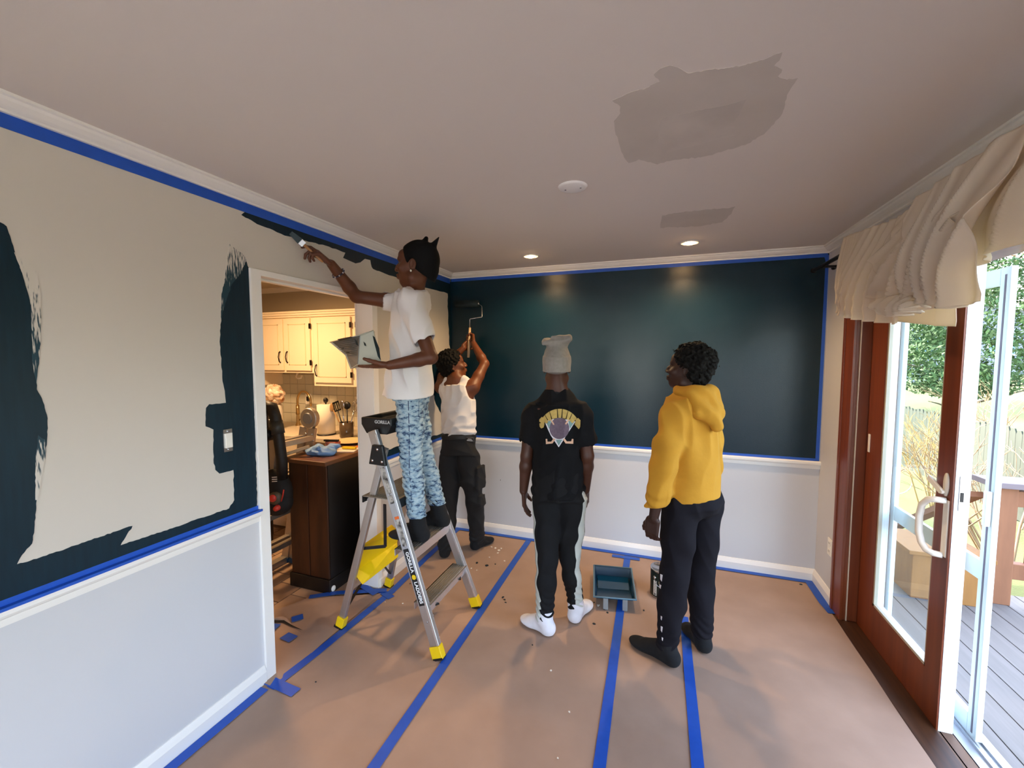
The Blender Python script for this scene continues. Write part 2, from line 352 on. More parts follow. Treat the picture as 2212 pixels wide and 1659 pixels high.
# ================================================================ paper and tape on the floor
def sheet(name, poly, z, label, seed, amp=0.0016, step=0.035):
    """paper laid on the floor: a grid cut to a polygon, slightly wrinkled"""
    r = random.Random(seed); ph = [r.uniform(0, 6.28) for _ in range(12)]; fr = [(r.uniform(2, 14), r.uniform(2, 14)) for _ in range(6)]
    def hgt(x, y): return z + amp*(1+sum(math.sin(fr[i][0]*x*(1 if i % 2 else -1)+fr[i][1]*y+ph[i]) for i in range(6))/6)
    xs = [p[0] for p in poly]; ys = [p[1] for p in poly]
    bm = bmesh.new(); vs = [bm.verts.new((x, y, 0)) for x, y in poly]; bm.faces.new(vs)
    nx = int((max(xs)-min(xs))/step); ny = int((max(ys)-min(ys))/step)
    for i in range(1, nx):
        bmesh.ops.bisect_plane(bm, geom=bm.verts[:]+bm.edges[:]+bm.faces[:], plane_co=(min(xs)+i*step, 0, 0), plane_no=(1, 0, 0))
    for j in range(1, ny):
        bmesh.ops.bisect_plane(bm, geom=bm.verts[:]+bm.edges[:]+bm.faces[:], plane_co=(0, min(ys)+j*step, 0), plane_no=(0, 1, 0))
    for v in bm.verts: v.co.z = hgt(v.co.x, v.co.y)
    for f in bm.faces: f.smooth = True
    me = bpy.data.meshes.new(name); bmesh.ops.recalc_face_normals(bm, faces=bm.faces); bm.to_mesh(me); bm.free(); me.materials.append(M_PAPER)
    if me.polygons and me.polygons[0].normal.z < 0: me.flip_normals()
    return link(name, me, None, label, 'paper', 'brown paper sheets covering the floor')
FY0, FY1 = RY+0.02, YB-0.02
sheet('floor_paper', [(XL+0.02, FY0), (-1.06, FY0), (-1.06, FY1), (XL+0.02, FY1)], 0.0012, 'brown paper sheet on the floor under the silver step ladder', 1)
sheet('floor_paper', [(-1.06, FY0), (-0.20, FY0), (-0.20, FY1), (-1.06, FY1)], 0.0015, 'brown paper sheet on the floor under the person in the black t-shirt', 2)
sheet('floor_paper', [(-0.20, FY0), (0.186, FY0), (0.186, FY1), (-0.20, FY1)], 0.0012, 'narrow brown paper sheet on the floor under the paint can', 3)
sheet('floor_paper', [(0.186, FY0), (XR-0.03, FY0), (XR-0.03, FY1), (0.186, FY1)], 0.0015, 'brown paper sheet on the floor beside the sliding glass door', 4)
kp = [px(u, v, 2, 0) for u, v in [(572, 1325), (600, 1318), (631, 1308), (655, 1297), (672, 1291), (720, 1290), (770, 1288), (822, 1284)]]
sheet('floor_paper', [(-1.80, 1.48), (-1.80, 2.38)]+[(p.x, p.y) for p in reversed(kp)]+[(-2.42, 1.60), (-2.30, 1.50)], 0.0045, 'torn brown paper sheet lying across the kitchen doorway', 5, 0.0035)
TZ = 0.0068
def tape(pts, label, w=0.05, z=TZ, group='blue tape on the floor paper', name='blue_tape', up=0.0005, ripple=0.0008, seed=1):
    """strip of tape along floor points"""
    mb = MB(); P = []
    r = random.Random(seed)
    for i in range(len(pts)-1):
        a = Vector((*pts[i][:2], 0)); b = Vector((*pts[i+1][:2], 0)); k = max(1, int((b-a).length/0.08))
        for j in range(k + (1 if i == len(pts)-2 else 0)): P.append(a+(b-a)*(j/k))
    V = []
    for i, p in enumerate(P):
        d = (P[min(i+1, len(P)-1)]-P[max(i-1, 0)]).normalized(); s = Vector((-d.y, d.x, 0))
        h = z + r.uniform(0, ripple)
        V += [p+s*(w/2)+Vector((0, 0, h)), p-s*(w/2)+Vector((0, 0, h))]
    f = [(2*i, 2*i+1, 2*i+3, 2*i+2) for i in range(len(P)-1)]
    mb.add(V, f); o = mb.build(name, M_TAPE, None, label=label, cat='tape', group=group)
    if o.data.polygons[0].normal.z < 0: o.data.flip_normals()
    md = o.modifiers.new('thick', 'SOLIDIFY'); md.thickness = 0.0006
    return o
tape([(-1.046, FY0), (-1.052, 1.30), (-1.060, 2.4), (-1.072, 3.53)], 'long blue tape seam running past the ladder feet to the back wall')
tape([(-0.185, FY0), (-0.190, 1.6), (-0.208, 3.50)], 'long blue tape seam running under the paint tray')
tape([(0.186, FY0), (0.186, 1.74), (0.189, 2.78)], 'blue tape seam running between the feet of the person in yellow')
tape([(-1.80, 1.47), (-1.775, 1.75), (-1.760, 2.1), (-1.745, 2.40), (-1.775, 2.9), (-1.79, 3.53)], 'blue tape strip closing the kitchen doorway and along the left baseboard')
tape([(XL+0.045, FY0), (XL+0.045, 1.46)], 'blue tape strip along the foot of the half painted wall')
tape([(-1.86, 1.505), (-1.655, 1.49)], 'short blue tape piece crossing the floor at the doorway corner', z=TZ+0.0012, w=0.055)
tape([(-1.84, 2.39), (-1.70, 2.335)], 'short blue tape piece by the rear ladder foot', z=TZ+0.0012)
tape([(XL+0.05, YB-0.040), (XR-0.05, YB-0.036)], 'blue tape strip along the foot of the back wall', z=TZ+0.0008)
tape([(-0.33, YB-0.105), (-0.11, YB-0.10)], 'short blue tape patch where the tray seam meets the back wall', z=TZ+0.0015, w=0.045)
tape([(XR-0.045, YB-0.02), (XR-0.043, 3.25), (XR-0.03, 3.13)], 'blue tape strip along the right baseboard corner', z=TZ+0.0012, w=0.052)
a, b, c = px(668, 1293, 2, 0), px(735, 1284, 2, 0), px(835, 1278, 2, 0)
tape([(a.x, a.y), (b.x, b.y), (c.x, c.y)], 'crumpled blue tape edging the paper beside the dark cabinet', z=0.012, ripple=0.004, w=0.045)
c1, c2 = px(772, 1262, 2, 0), px(812, 1287, 2, 0)
tape([(c1.x, c1.y), (c2.x, c2.y)], 'blue tape piece under the end of the wall by the yellow platform', z=0.013, ripple=0.003)
for q, lab in (([(630, 1343), (655, 1336)], 'small torn blue tape scrap farthest from the white wall end'), ([(572, 1357), (600, 1360)], 'small torn blue tape scrap touching the white wall end'), ([(614, 1377), (634, 1386)], 'small torn blue tape scrap beside the rip in the paper')):
    u, v = (px(*k, 2, 0) for k in q); tape([(u.x, u.y), (v.x, v.y)], lab, z=0.014, ripple=0.002, w=0.06, name='tape_scrap')
# rip in the doorway paper: a curled flap, its shaded gap painted as a dark film
def flap(pts, w, h):
    mb = MB(); V = []
    for i, p in enumerate(pts):
        t = i/(len(pts)-1); q = Vector((p.x, p.y, 0.011)); e = math.sin(math.pi*min(1, t*1.2+0.1))
        V += [q, q+Vector((0.25*w, w*0.8*e, h*e)), q+Vector((0.3*w, w*1.3*e, h*0.6*e))]
    f = []
    for i in range(len(pts)-1): f += [(3*i, 3*i+1, 3*i+4, 3*i+3), (3*i+1, 3*i+2, 3*i+5, 3*i+4)]
    return mb.add(V, f, True)
rip = flap([px(u, v, 2, 0.01) for u, v in [(572, 1346), (585, 1341), (600, 1341), (613, 1341), (630, 1352), (650, 1363)]], 0.03, 0.016)
pap = [o for o in COL.objects if o.name.startswith('floor_paper')][-1]
rip.build('torn_flap', M_PAPER, pap, solid=0.0008)
film('rip', [px(u, v, 2, 0) + Vector((0, 0, 0.0125)) for u, v in [(572, 1350), (592, 1344), (612, 1343), (632, 1355), (655, 1366), (630, 1358), (610, 1348), (590, 1349)]], (0, 0, 1), 0.0004, mat('painted_gap_shade', '#1a110b', 0.9), pap)
# dried spatters on the paper
M_SPW = mat('white_paint_spatter', '#e9e0d2', 0.6); M_SPT = mat('teal_paint_spatter', '#0c2027', 0.5)
def spat(pxs, m, name, parent, s=1.0, seed=3):
    r = random.Random(seed); mb = MB()
    for u, v, rad in pxs:
        p = px(u, v, 2, 0.0); n = r.randint(6, 9); a0 = r.uniform(0, 6)
        poly = [(p.x+rad*s*r.uniform(0.4, 1.3)*math.cos(a0+6.283*i/n), p.y+rad*s*r.uniform(0.4, 1.3)*math.sin(a0+6.283*i/n)) for i in range(n)]
        mb.prism(poly, lambda x, y, h: Vector((x, y, h)), 0.004, 0.0072)
    o = mb.build(name, m, parent); o['kind'] = 'stuff'
P1_ = bpy.data.objects['floor_paper']; P2_ = bpy.data.objects['floor_paper.001']
spat([(1070, 1185, .012), (1078, 1190, .012), (1083, 1186, .008), (1075, 1196, .01), (1062, 1183, .012), (1057, 1205, .006), (1090, 1213, .008), (1018, 1229, .007), (1030, 1233, .005), (870, 1305, .006), (832, 1302, .004), (935, 1330, .004)], M_SPW, 'white_spatter', P1_)
spat([(1030, 1217, .012), (1052, 1223, .014), (1070, 1220, .006), (1086, 1292, .010), (1090, 1297, .010), (1092, 1303, .006), (886, 1262, .005), (893, 1272, .004), (905, 1255, .005), (682, 1475, .004)], M_SPT, 'teal_spatter', P1_)
spat([(1292, 1309, .010), (1280, 1312, .005), (1190, 1450, .006), (1230, 1540, .006), (1412, 1260, .006), (1205, 1640, .004)], M_SPW, 'white_spatter', P2_, seed=5)
spat([(1283, 1303, .006), (1305, 1318, .005), (1312, 1325, .007), (1283, 1349, .010), (1390, 1320, .008), (1150, 1395, .005), (1730, 1264, .010)], M_SPT, 'teal_spatter', P2_, seed=6)

# ================================================================ tape on the walls
def wtape(name, lo, hi, label, m=M_TAPE, group='blue tape edging the walls'):
    o = MB().box(lo, hi).build(name, m, None, label=label, cat='tape', group=group); return o
wtape('blue_tape', (XL+0.0005, RY+0.05, 2.350), (XL+0.0020, YB-0.01, 2.3955), 'long blue tape strip under the crown moulding above the half painted wall')
wtape('blue_tape', (XL+0.01, YB-0.0036, 2.368), (XR-0.03, YB-0.0018, 2.3955), 'long blue tape strip under the crown moulding above the teal wall')
wtape('blue_tape', (XL+0.019, RY+0.05, 0.897), (XL+0.0262, OY0-0.05, 0.9072), 'blue tape strip on the chair rail of the half painted wall')
b2 = MB().box((XL+0.0005, RY+0.05, 0.901), (XL+0.022, OY0-0.05, 0.9058)).box((XL+0.0005, RY+0.05, 0.904), (XL+0.002, OY0-0.05, 0.924))
b2.build('folded_edge', M_TAPE, [o for o in COL.objects if o.name.startswith('blue_tape')][-1])
wtape('blue_tape', (XL+0.0012, OY1+0.058, 0.905), (XL+0.0022, YB-0.01, 0.928), 'blue tape strip on the chair rail between the doorway and the corner')
wtape('blue_tape', (XL+0.03, YB-0.0040, 0.900), (XR-0.03, YB-0.0022, 0.922), 'blue tape strip on the chair rail below the teal wall')
tp = [(XR-0.030, 0.905), (XR-0.007, 0.905), (XR-0.007, 2.375), (XR-0.020, 2.398), (XR-0.060, 2.412), (XR-0.11, 2.402), (XR-0.10, 2.380), (XR-0.035, 2.372), (XR-0.026, 2.34)]
mb = MB(); n = len(tp)
tt = tessellate_polygon([[Vector((x, 0, z)) for x, z in tp]])
mb.add([Vector((x, YB-0.0042, z)) for x, z in tp], [tuple(t) for t in tt])
mb.build('blue_tape', M_TAPE, None, label='blue tape strip up the right edge of the teal wall with a folded corner', cat='tape', group='blue tape edging the walls', solid=0.0012)

# ================================================================ plates, lamps, detector
def plate(label, c, nrm, kind):
    c = Vector(c); n = Vector(nrm); s = n.cross(Vector((0, 0, 1))); M = Matrix((s, n, Vector((0, 0, 1)))).transposed().to_4x4(); M.translation = c
    if kind == 'outlet':
        t = thing('wall_outlet', label, 'outlet', c)
        MB().box((-0.035, 0, -0.058), (0.035, 0.006, 0.058), M).build('cover_plate', M_IVORY, t, bev=0.002)
        for z in (-0.028, 0.028):
            k = MB().box((-0.017, 0.004, z-0.017), (0.017, 0.009, z+0.017), M).build('socket', M_IVORY, t, bev=0.003)
            MB().box((-0.008, 0.007, z-0.005), (-0.005, 0.0095, z+0.007), M).box((0.005, 0.007, z-0.005), (0.008, 0.0095, z+0.007), M).build('slot', M_BLACKP, k)
    else:
        t = thing('light_switch', label, 'switch', c)
        MB().box((-0.021, 0, -0.052), (0.021, 0.004, 0.052), M).build('mounting_strap', M_STEEL, t)
        MB().box((-0.0165, 0.002, -0.034), (0.0165, 0.012, 0.034), M).build('rocker', M_IVORY, t, bev=0.002)
        for z in (-0.042, 0.042): MB().lathe([(0.0001, 0.006), (0.004, 0.005), (0.005, 0)], M @ Vector((0, 0.003, z)), n, 10).build('screw', M_STEEL, t)
plate('white power outlet low on the wall beside the patio door', (XR, 3.305, 0.375), (-1, 0, 0), 'outlet')
q1 = px(491, 951, 0, XL)
plate('uncovered white light switch on the painted wall end', (XL+0.0015, q1.y, q1.z), (1, 0, 0), 'switch')
MB().lathe([(0.0001, -0.001), (0.004, -0.001), (0.0045, 0)], px(1081, 1037, 1, YB), (0, 1, 0), 8).build('nail_hole', mat('grey_smudge', '#7a746c', 0.9), wall_back)
# round blank cover on the ceiling
cc = px(1237, 403, 2, H)
t = thing('ceiling_cover', 'round white blank cover plate on the ceiling', 'cover plate', cc)
MB().lathe([(0.0001, -0.008), (0.055, -0.008), (0.064, -0.005), (0.067, 0)], cc, (0, 0, 1), 40).build('disc', mat('cover_white', '#f1eeea', 0.5), t)
for s in (-1, 1): MB().lathe([(0.0001, -0.0098), (0.004, -0.0092), (0.005, -0.007)], cc+Vector((s*0.035, 0.008, 0)), (0, 0, 1), 10).build('screw', M_STEEL, t)
M_BULB = mat('warm_bulb', '#fff0d0', 0.3, emit=((1.0, 0.62, 0.28), 30))
for i, (u, v) in enumerate(((1147, 553), (1490, 524))):
    p = px(u, v, 2, H); p.z = H
    t = thing('recessed_downlight', ('glowing recessed downlight nearer the left corner of the ceiling', 'glowing recessed downlight nearer the patio door')[i], 'ceiling light', p)
    MB().lathe([(0.062, 0.0), (0.062, -0.004), (0.055, -0.006), (0.046, -0.003), (0.044, 0.0)], p, (0, 0, 1), 32).build('trim_ring', M_TRIM, t)
    MB().lathe([(0.045, -0.004), (0.040, -0.0015), (0.0001, -0.001)], p, (0, 0, 1), 24).build('baffle', mat('lamp_baffle', '#b8b0a6', 0.4), t)
    MB().ell(p+Vector((0, -0.004, -0.006)), (0.026, 0.026, 0.010), n=16, m=8).build('bulb', M_BULB, t)
    sp = light('downlight_lamp', 'SPOT', 12, (1.0, 0.66, 0.34), p+Vector((0, 0, -0.022)), spot_size=math.radians(150), spot_blend=0.7, shadow_soft_size=0.03)
    sp.parent = t; sp.matrix_parent_inverse = Matrix.Translation(-p)

# ================================================================ patio door
dc = MB()
dc.box((XR-0.016, DY1-0.012, 0.0), (XR+0.001, DY1+0.128, DZ+0.10)).box((XR-0.016, DY0-0.12, 0.0), (XR+0.001, DY0+0.012, DZ+0.10)).box((XR-0.016, DY0, DZ-0.01), (XR+0.001, DY1, DZ+0.10))
dc.box((XR-0.022, DY1+0.10, 0.0), (XR+0.001, DY1+0.128, DZ+0.10))
dcas = dc.build('trim_8', M_WOOD, kind=ST, bev=0.003)
jb = MB()
jb.box((XR, DY1-0.001, 0.0), (1.29, DY1+0.02, DZ)).box((XR, DY0-0.02, 0.0), (1.29, DY0+0.001, DZ)).box((XR, DY0, DZ-0.001), (1.29, DY1, DZ+0.02))
jb.box((1.265, DY1-0.03, 0.0), (1.36, DY1, DZ))
jb.build('trim_9', M_WOOD, kind=ST)
MB().box((1.146, DY1-0.010, 0.0), (1.152, DY1-0.001, DZ)).build('trim_10', mat('weatherstrip', '#d8c3a8', 0.6), kind=ST)
th = MB().box((XR-0.032, DY0, -0.02), (1.205, DY1, 0.004)).build('trim_11', M_DKWOOD, kind=ST, bev=0.003)
tr = MB().box((1.205, DY0, -0.06), (1.40, DY1, -0.012))
for x in (1.214, 1.262, 1.318, 1.355): tr.box((x, DY0, -0.02), (x+0.006, DY1, 0.0))
tr.build('track', mat('door_track_metal', '#b9bcc2', 0.35, 0.6), th)
PY0, PY1, PX0, PX1, PZ1 = 2.282, 3.080, 1.205, 1.262, 2.045
GY0, GY1, GZ0, GZ1 = 2.392, 2.905, 0.218, 1.93
door = MB().box((PX0+0.006, PY0, -0.005), (PX1, GY0, PZ1)).box((PX0+0.006, GY1, -0.005), (PX1, PY1, PZ1)).box((PX0+0.006, GY0, -0.005), (PX1, GY1, GZ0)).box((PX0+0.006, GY0, GZ1), (PX1, GY1, PZ1)).build('door_1', M_CLAD, kind=ST)
for nm, lo, hi in (('stile', (PX0, PY0+0.002, -0.004), (PX0+0.007, GY0, PZ1)), ('stile', (PX0, GY1, -0.004), (PX0+0.007, PY1, PZ1)), ('bottom_rail', (PX0, GY0, -0.004), (PX0+0.007, GY1, GZ0)), ('top_rail', (PX0, GY0, GZ1), (PX0+0.007, GY1, PZ1))):
    MB().box(lo, hi).build(nm, M_WOOD, door)
gb = MB()
for y in (GY0, GY1-0.014): gb.box((PX0+0.004, y, GZ0), (PX0+0.020, y+0.014, GZ1))
for z in (GZ0, GZ1-0.014): gb.box((PX0+0.004, GY0, z), (PX0+0.020, GY1, z+0.014))
gb.build('glazing_bead', mat('grey_bead', '#b9b3a4', 0.4), door)
MB().box((PX0+0.024, GY0+0.002, GZ0+0.002), (PX0+0.030, GY1-0.002, GZ1-0.002)).build('pane', M_GLASS, door)
es = MB()
es.lathe([(0.0001, 0), (0.020, 0.0), (0.020, -0.006), (0.0001, -0.008)], (0, 0, 0), (1, 0, 0), 24)
e = MB()
for v in es.v: e.v.append((PX0+v[0], 2.322+v[1]*0.85, 1.105+v[2]*2.6))
e.f = es.f; e.smooth = es.smooth
hb = e.build('escutcheon', M_IVORY, door)
MB().bar((PX0-0.014, 2.330, 1.070), (PX0-0.020, 2.415, 1.112), 0.012, 0.024, (0, 0, 1)).tube([(PX0, 2.330, 1.070), (PX0-0.018, 2.330, 1.070)], 0.010).build('thumb_latch', M_IVORY, hb, bev=0.003)
MB().tube([(PX0-0.004, 2.315, 1.035), (PX0-0.035, 2.325, 1.035), (PX0-0.048, 2.350, 1.025), (PX0-0.052, 2.385, 0.99), (PX0-0.052, 2.400, 0.93), (PX0-0.052, 2.395, 0.86), (PX0-0.050, 2.375, 0.815), (PX0-0.046, 2.345, 0.795), (PX0-0.03, 2.325, 0.79), (PX0-0.004, 2.315, 0.79)], 0.0135, 12).build('pull_handle', M_IVORY, door)
MB().box((PX0-0.005, 2.296, 0.785), (PX0+0.002, 2.332, 1.04)).build('handle_plate', M_IVORY, door, bev=0.004)
MB().box((1.225, PY0-0.003, 1.005), (1.243, PY0+0.001, 1.155)).build('lock_plate', M_STEEL, door)
MB().box((1.229, PY0-0.005, 1.045), (1.239, PY0+0.001, 1.085)).build('latch_slot', M_BLACKP, door)
pl = px(1878, 957, 0, PX0)
MB().box((PX0-0.004, pl.y-0.011, pl.z-0.055), (PX0+0.001, pl.y+0.011, pl.z+0.055)).build('finger_pull', M_IVORY, door, bev=0.004)
# screen door on the outer track
SX0, SX1, SY0, SY1 = 1.330, 1.352, 2.268, 3.078
sd = MB().box((SX0, SY0, 0.0), (SX1, SY0+0.055, 2.03)).box((SX0, SY1-0.06, 0.0), (SX1, SY1, 2.03)).box((SX0, SY0+0.056, 0.0), (SX1, SY1-0.061, 0.09)).box((SX0, SY0+0.056, 1.96), (SX1, SY1-0.061, 2.03)).build('door_2', mat('screen_frame', '#d9e6e4', 0.4), kind=ST, bev=0.002)
MB().box((SX0+0.002, SY0+0.05, 0.70), (SX1-0.002, SY1-0.05, 0.785)).build('mid_rail', mat('screen_frame', '#d9e6e4'), sd, bev=0.002)
MB().box((SX0-0.001, SY0+0.020, 0.02), (SX0+0.0005, SY0+0.030, 2.0)).build('gap_strip', mat('grey_gap_shade', '#6d6670', 0.6), sd)  # grey strip painted in for the dark gap of the screen frame
MB().box((SX0-0.02, SY0+0.006, 0.95), (SX0, SY0+0.026, 1.10)).build('screen_pull', M_CLAD, sd, bev=0.003)

# ================================================================ outside
DKZ = -0.085
M_DECK = mat('weathered_deck_board', '#7a7470', 0.8, var=(6, 0.4), color2='#5d5853', stretch=(6, 0.4, 1), bump=(30, 0.2, 0.002))
M_RAILW = mat('cedar_railing', '#8a5a3c', 0.7, var=(10, 0.45), color2='#6a4129', stretch=(2, 2, 0.3))
gr = MB(); rr = random.Random(4)
def gz(x, y): 
    t = max(0, x-6.4); return -1.15 + min(3.2, t*0.16)+0.05*math.sin(x*0.9+y*0.7)
gr.grid(lambda a, b: Vector((1.27+a*60, -12+b*75, gz(1.27+a*60, -12+b*75))), 60, 60)
gr.build('ground', mat('lawn', '#4a5a24', 0.95, var=(0.9, 0.7), color2='#4a4430', bump=(40, 0.5, 0.02)), kind=ST)
MB().box((-60, -60, -1.6), (1.27, 60, -1.2)).build('ground.001', mat('yard_earth', '#7d7a55', 0.95, var=(0.9, 0.5)), kind=ST)  # unseen ground around the house, added for upward bounce light
MB().box((-9, -17, -1.2), (9, RY-0.16, -0.16)).build('patio', mat('pale_bounce_slab', '#c4beb4', 0.85, var=(3, 0.2)), kind=ST)  # unseen pale slab, added to bounce sunlight up into the room
deck = MB().box((1.37, -1.4, DKZ-0.16), (4.6, 4.0, DKZ-0.035)).build('deck', mat('deck_joist', '#6b4f38', 0.8), kind=ST)
pm = MB().box((0, -1.4, DKZ-0.035), (0.134, 4.0, DKZ)).mesh('plank', M_DECK)
for i in range(23): link('plank', pm, deck, loc=(1.38+i*0.14, 0, 0))
# unseen house body beyond the rooms, and the roof, placed to shade the deck
MB().box((-6.5, YB+0.14, -1.2), (XR+0.14, 9.5, 2.6)).build('wall_exterior', mat('grey_siding', '#c9c7c0', 0.8), kind=ST)
MB().box((-6.7, RY-0.6, 2.60), (1.62, 9.8, 2.72)).build('roof', mat('roof_shingle', '#5a5550', 0.9), kind=ST)
# railing
rl = thing('deck_railing', 'brown wooden deck railing with a wide flat cap outside the door', 'railing', (2.31, 3.85, DKZ))
post = MB().box((2.27, 3.82, DKZ), (2.37, 3.92, 0.76)).build('post', M_RAILW, rl, bev=0.004)
MB().box((4.40, 3.82, DKZ), (4.5, 3.92, 0.76)).build('post', M_RAILW, rl, bev=0.004)
MB().box((2.20, 3.76, 0.76), (4.6, 3.98, 0.80)).build('cap_board', mat('cap_board_wood', '#77696b', 0.7, var=(10, 0.3)), rl, bev=0.004)
for z in (0.62, 0.10): MB().box((2.37, 3.84, z), (4.4, 3.90, z+0.11)).build('rail', M_RAILW, rl, bev=0.004)
bmsh = MB().box((0, 3.855, 0.18), (0.035, 3.885, 0.65)).mesh('baluster', M_RAILW)
for i in range(15): link('baluster', bmsh, rl, loc=(2.46+i*0.13, 0, 0))
sr = thing('stair_rail', 'sloping wooden stair rail beside the deck post', 'railing', (2.24, 3.95, DKZ))
MB().bar((2.22, 3.95, 0.66), (2.05, 5.3, -0.30), 0.09, 0.04).build('hand_rail', M_RAILW, sr)
MB().bar((2.24, 3.95, 0.10), (2.07, 5.3, -0.86), 0.05, 0.10).build('lower_rail', M_RAILW, sr)
MB().box((2.00, 5.25, -1.15), (2.09, 5.34, -0.28)).build('post', M_RAILW, sr)
q = px(1966, 1290, 2, DKZ)
bx = thing('deck_box', 'tan wooden storage bench standing on the deck behind the glass', 'bench', (q.x+0.2, q.y+0.1, DKZ))
M_TAN = mat('tan_bench_wood', '#96662f', 0.7, var=(9, 0.4), stretch=(3, 3, 0.4))
MB().box((q.x, q.y, DKZ), (q.x+0.42, q.y+0.42, 0.24)).build('box_body', M_TAN, bx, bev=0.004)
MB().box((q.x-0.03, q.y-0.02, 0.24), (q.x+0.45, q.y+0.44, 0.27)).build('lid', M_TAN, bx, bev=0.004)
# picket fence along the yard
fx = 5.9
fe = thing('picket_fence', 'weathered wooden picket fence across the back yard', 'fence', (fx, 10, -1.15))
M_FEN = mat('weathered_fence_wood', '#363c31', 0.85, var=(8, 0.5), color2='#232720', stretch=(3, 3, 0.3))
ppoly = [(-0.068, -1.15), (0.068, -1.15), (0.068, 0.34), (0.035, 0.41), (-0.035, 0.41), (-0.068, 0.34)]
pmesh = MB().prism(ppoly, lambda u, v, h: Vector((fx+h, u, v)), 0, 0.022).mesh('picket', M_FEN)
for i in range(90): link('picket', pmesh, fe, loc=(0, 4.5+i*0.142, 0.02*math.sin(i*1.7)))
for z in (-0.75, 0.0): MB().box((fx+0.022, 4.4, z), (fx+0.06, 17.4, z+0.09)).build('fence_rail', M_FEN, fe)
# hoop on the lawn
hp = px(1925, 1068, 2, -1.15)
MB().tube([hp+Vector((0.30*math.cos(a)*0.93, 0.30*math.cos(a)*-0.37, 0.31+0.30*math.sin(a))) for a in [i*math.pi/18 for i in range(37)]], 0.010, 8, cap=False).build('hoop', mat('pale_metal', '#dfe3e0', 0.4, 0.3), None, label='thin pale round hoop standing upright on the lawn', cat='hoop')
# trees: trunk with limbs and a crown of leaf cards
def leaf_cloud(centres, n, size, seed):
    r = np.random.default_rng(seed); V = []; F = []
    for (c, rad) in centres:
        k = int(n*(rad[0]*rad[1]*rad[2])**(1/3))
        d = r.normal(size=(k, 3)); d /= np.linalg.norm(d, axis=1)[:, None]; d *= (r.uniform(0.3, 1, size=(k, 1))**0.6)
        P = np.array(c)+d*np.array(rad)
        for p in P:
            a = r.normal(size=3); b = r.normal(size=3); a /= np.linalg.norm(a); b /= np.linalg.norm(b); s = size*r.uniform(0.6, 1.4); m = len(V)
            V += [p-a*s, p+b*s*0.45, p+a*s, p-b*s*0.45]; F.append((m, m+1, m+2, m+3))
    mb = MB(); mb.v = [tuple(v) for v in V]; mb.f = F; mb.smooth = [False]*len(F); return mb
def tree(label, base, h, crown, seed, leafm, n=420, size=0.10, group='trees beyond the fence', trunk_r=0.14):
    r = random.Random(seed); t = thing('tree', label, 'tree', base, group); b = Vector(base)
    tk = MB().tube([b, b+Vector((0.05, 0.1, h*0.35)), b+Vector((-0.05, 0.0, h*0.7)), b+Vector((0, 0, h))], [trunk_r, trunk_r*0.8, trunk_r*0.5, 0.02], 8)
    M_BARK = mat('bark', '#6f6252', 0.9, var=(20, 0.5))
    tk.build('trunk', M_BARK, t)
    for i in range(14):
        z = h*r.uniform(0.12, 0.8); a = r.uniform(0, 6.28); L = r.uniform(0.8, 2.0)
        p0 = b+Vector((0, 0, z)); p1 = p0+Vector((math.cos(a)*L*0.6, math.sin(a)*L*0.6, L*0.25)); p2 = p1+Vector((math.cos(a+.4)*L*0.5, math.sin(a+.4)*L*0.5, L*0.1))
        MB().tube([p0, p1, p2], [0.035, 0.022, 0.008], 5).build('branch', M_BARK, t)
    lf = leaf_cloud([(b+Vector(c), rad) for c, rad in crown], n, size, seed).build('foliage', leafm, t); lf['kind'] = 'stuff'
    return t
M_EVER = mat('evergreen_leaf', '#44602f', 0.8, var=(2, 0.6), color2='#22361a'); M_BROWNL = mat('dry_leaf', '#8a6f52', 0.85, var=(2, 0.5), color2='#66502f')
tree('dense evergreen tree behind the picket fence', (8.2, 15.5, gz(8.2, 15.5)), 7.5, [((0, 0, 2.6), (1.9, 1.9, 0.8)), ((0.2, 0, 3.7), (2.0, 2.2, 0.9)), ((0, .3, 4.8), (1.8, 1.9, 0.9)), ((0, 0, 6.2), (1.3, 1.3, 1.2)), ((-.5, -.8, 1.9), (1.3, 1.2, .5))], 11, M_EVER, 3200, 0.065)
tree('tall evergreen tree with drooping boughs behind the other evergreen', (9.6, 22.5, gz(9.6, 22.5)), 9, [((0, 0, 3), (2.2, 2.2, 1.2)), ((0, 0, 5), (2.2, 2.2, 1.3)), ((0, 0, 7.2), (1.6, 1.6, 1.5))], 12, M_EVER, 2600, 0.08)
tree('bare brownish tree on the slope beyond the neighbouring house', (25, 45, gz(25, 45)), 10, [((0, 0, 6), (4.0, 4.0, 2.6)), ((2, -1, 8), (2.5, 2.5, 2))], 13, M_BROWNL, 260, 0.12)
tree('leafless pale tree on the slope above the white house', (34, 42, gz(34, 42)), 11, [((0, 0, 7), (4.5, 4.5, 3))], 14, M_BROWNL, 240, 0.13)
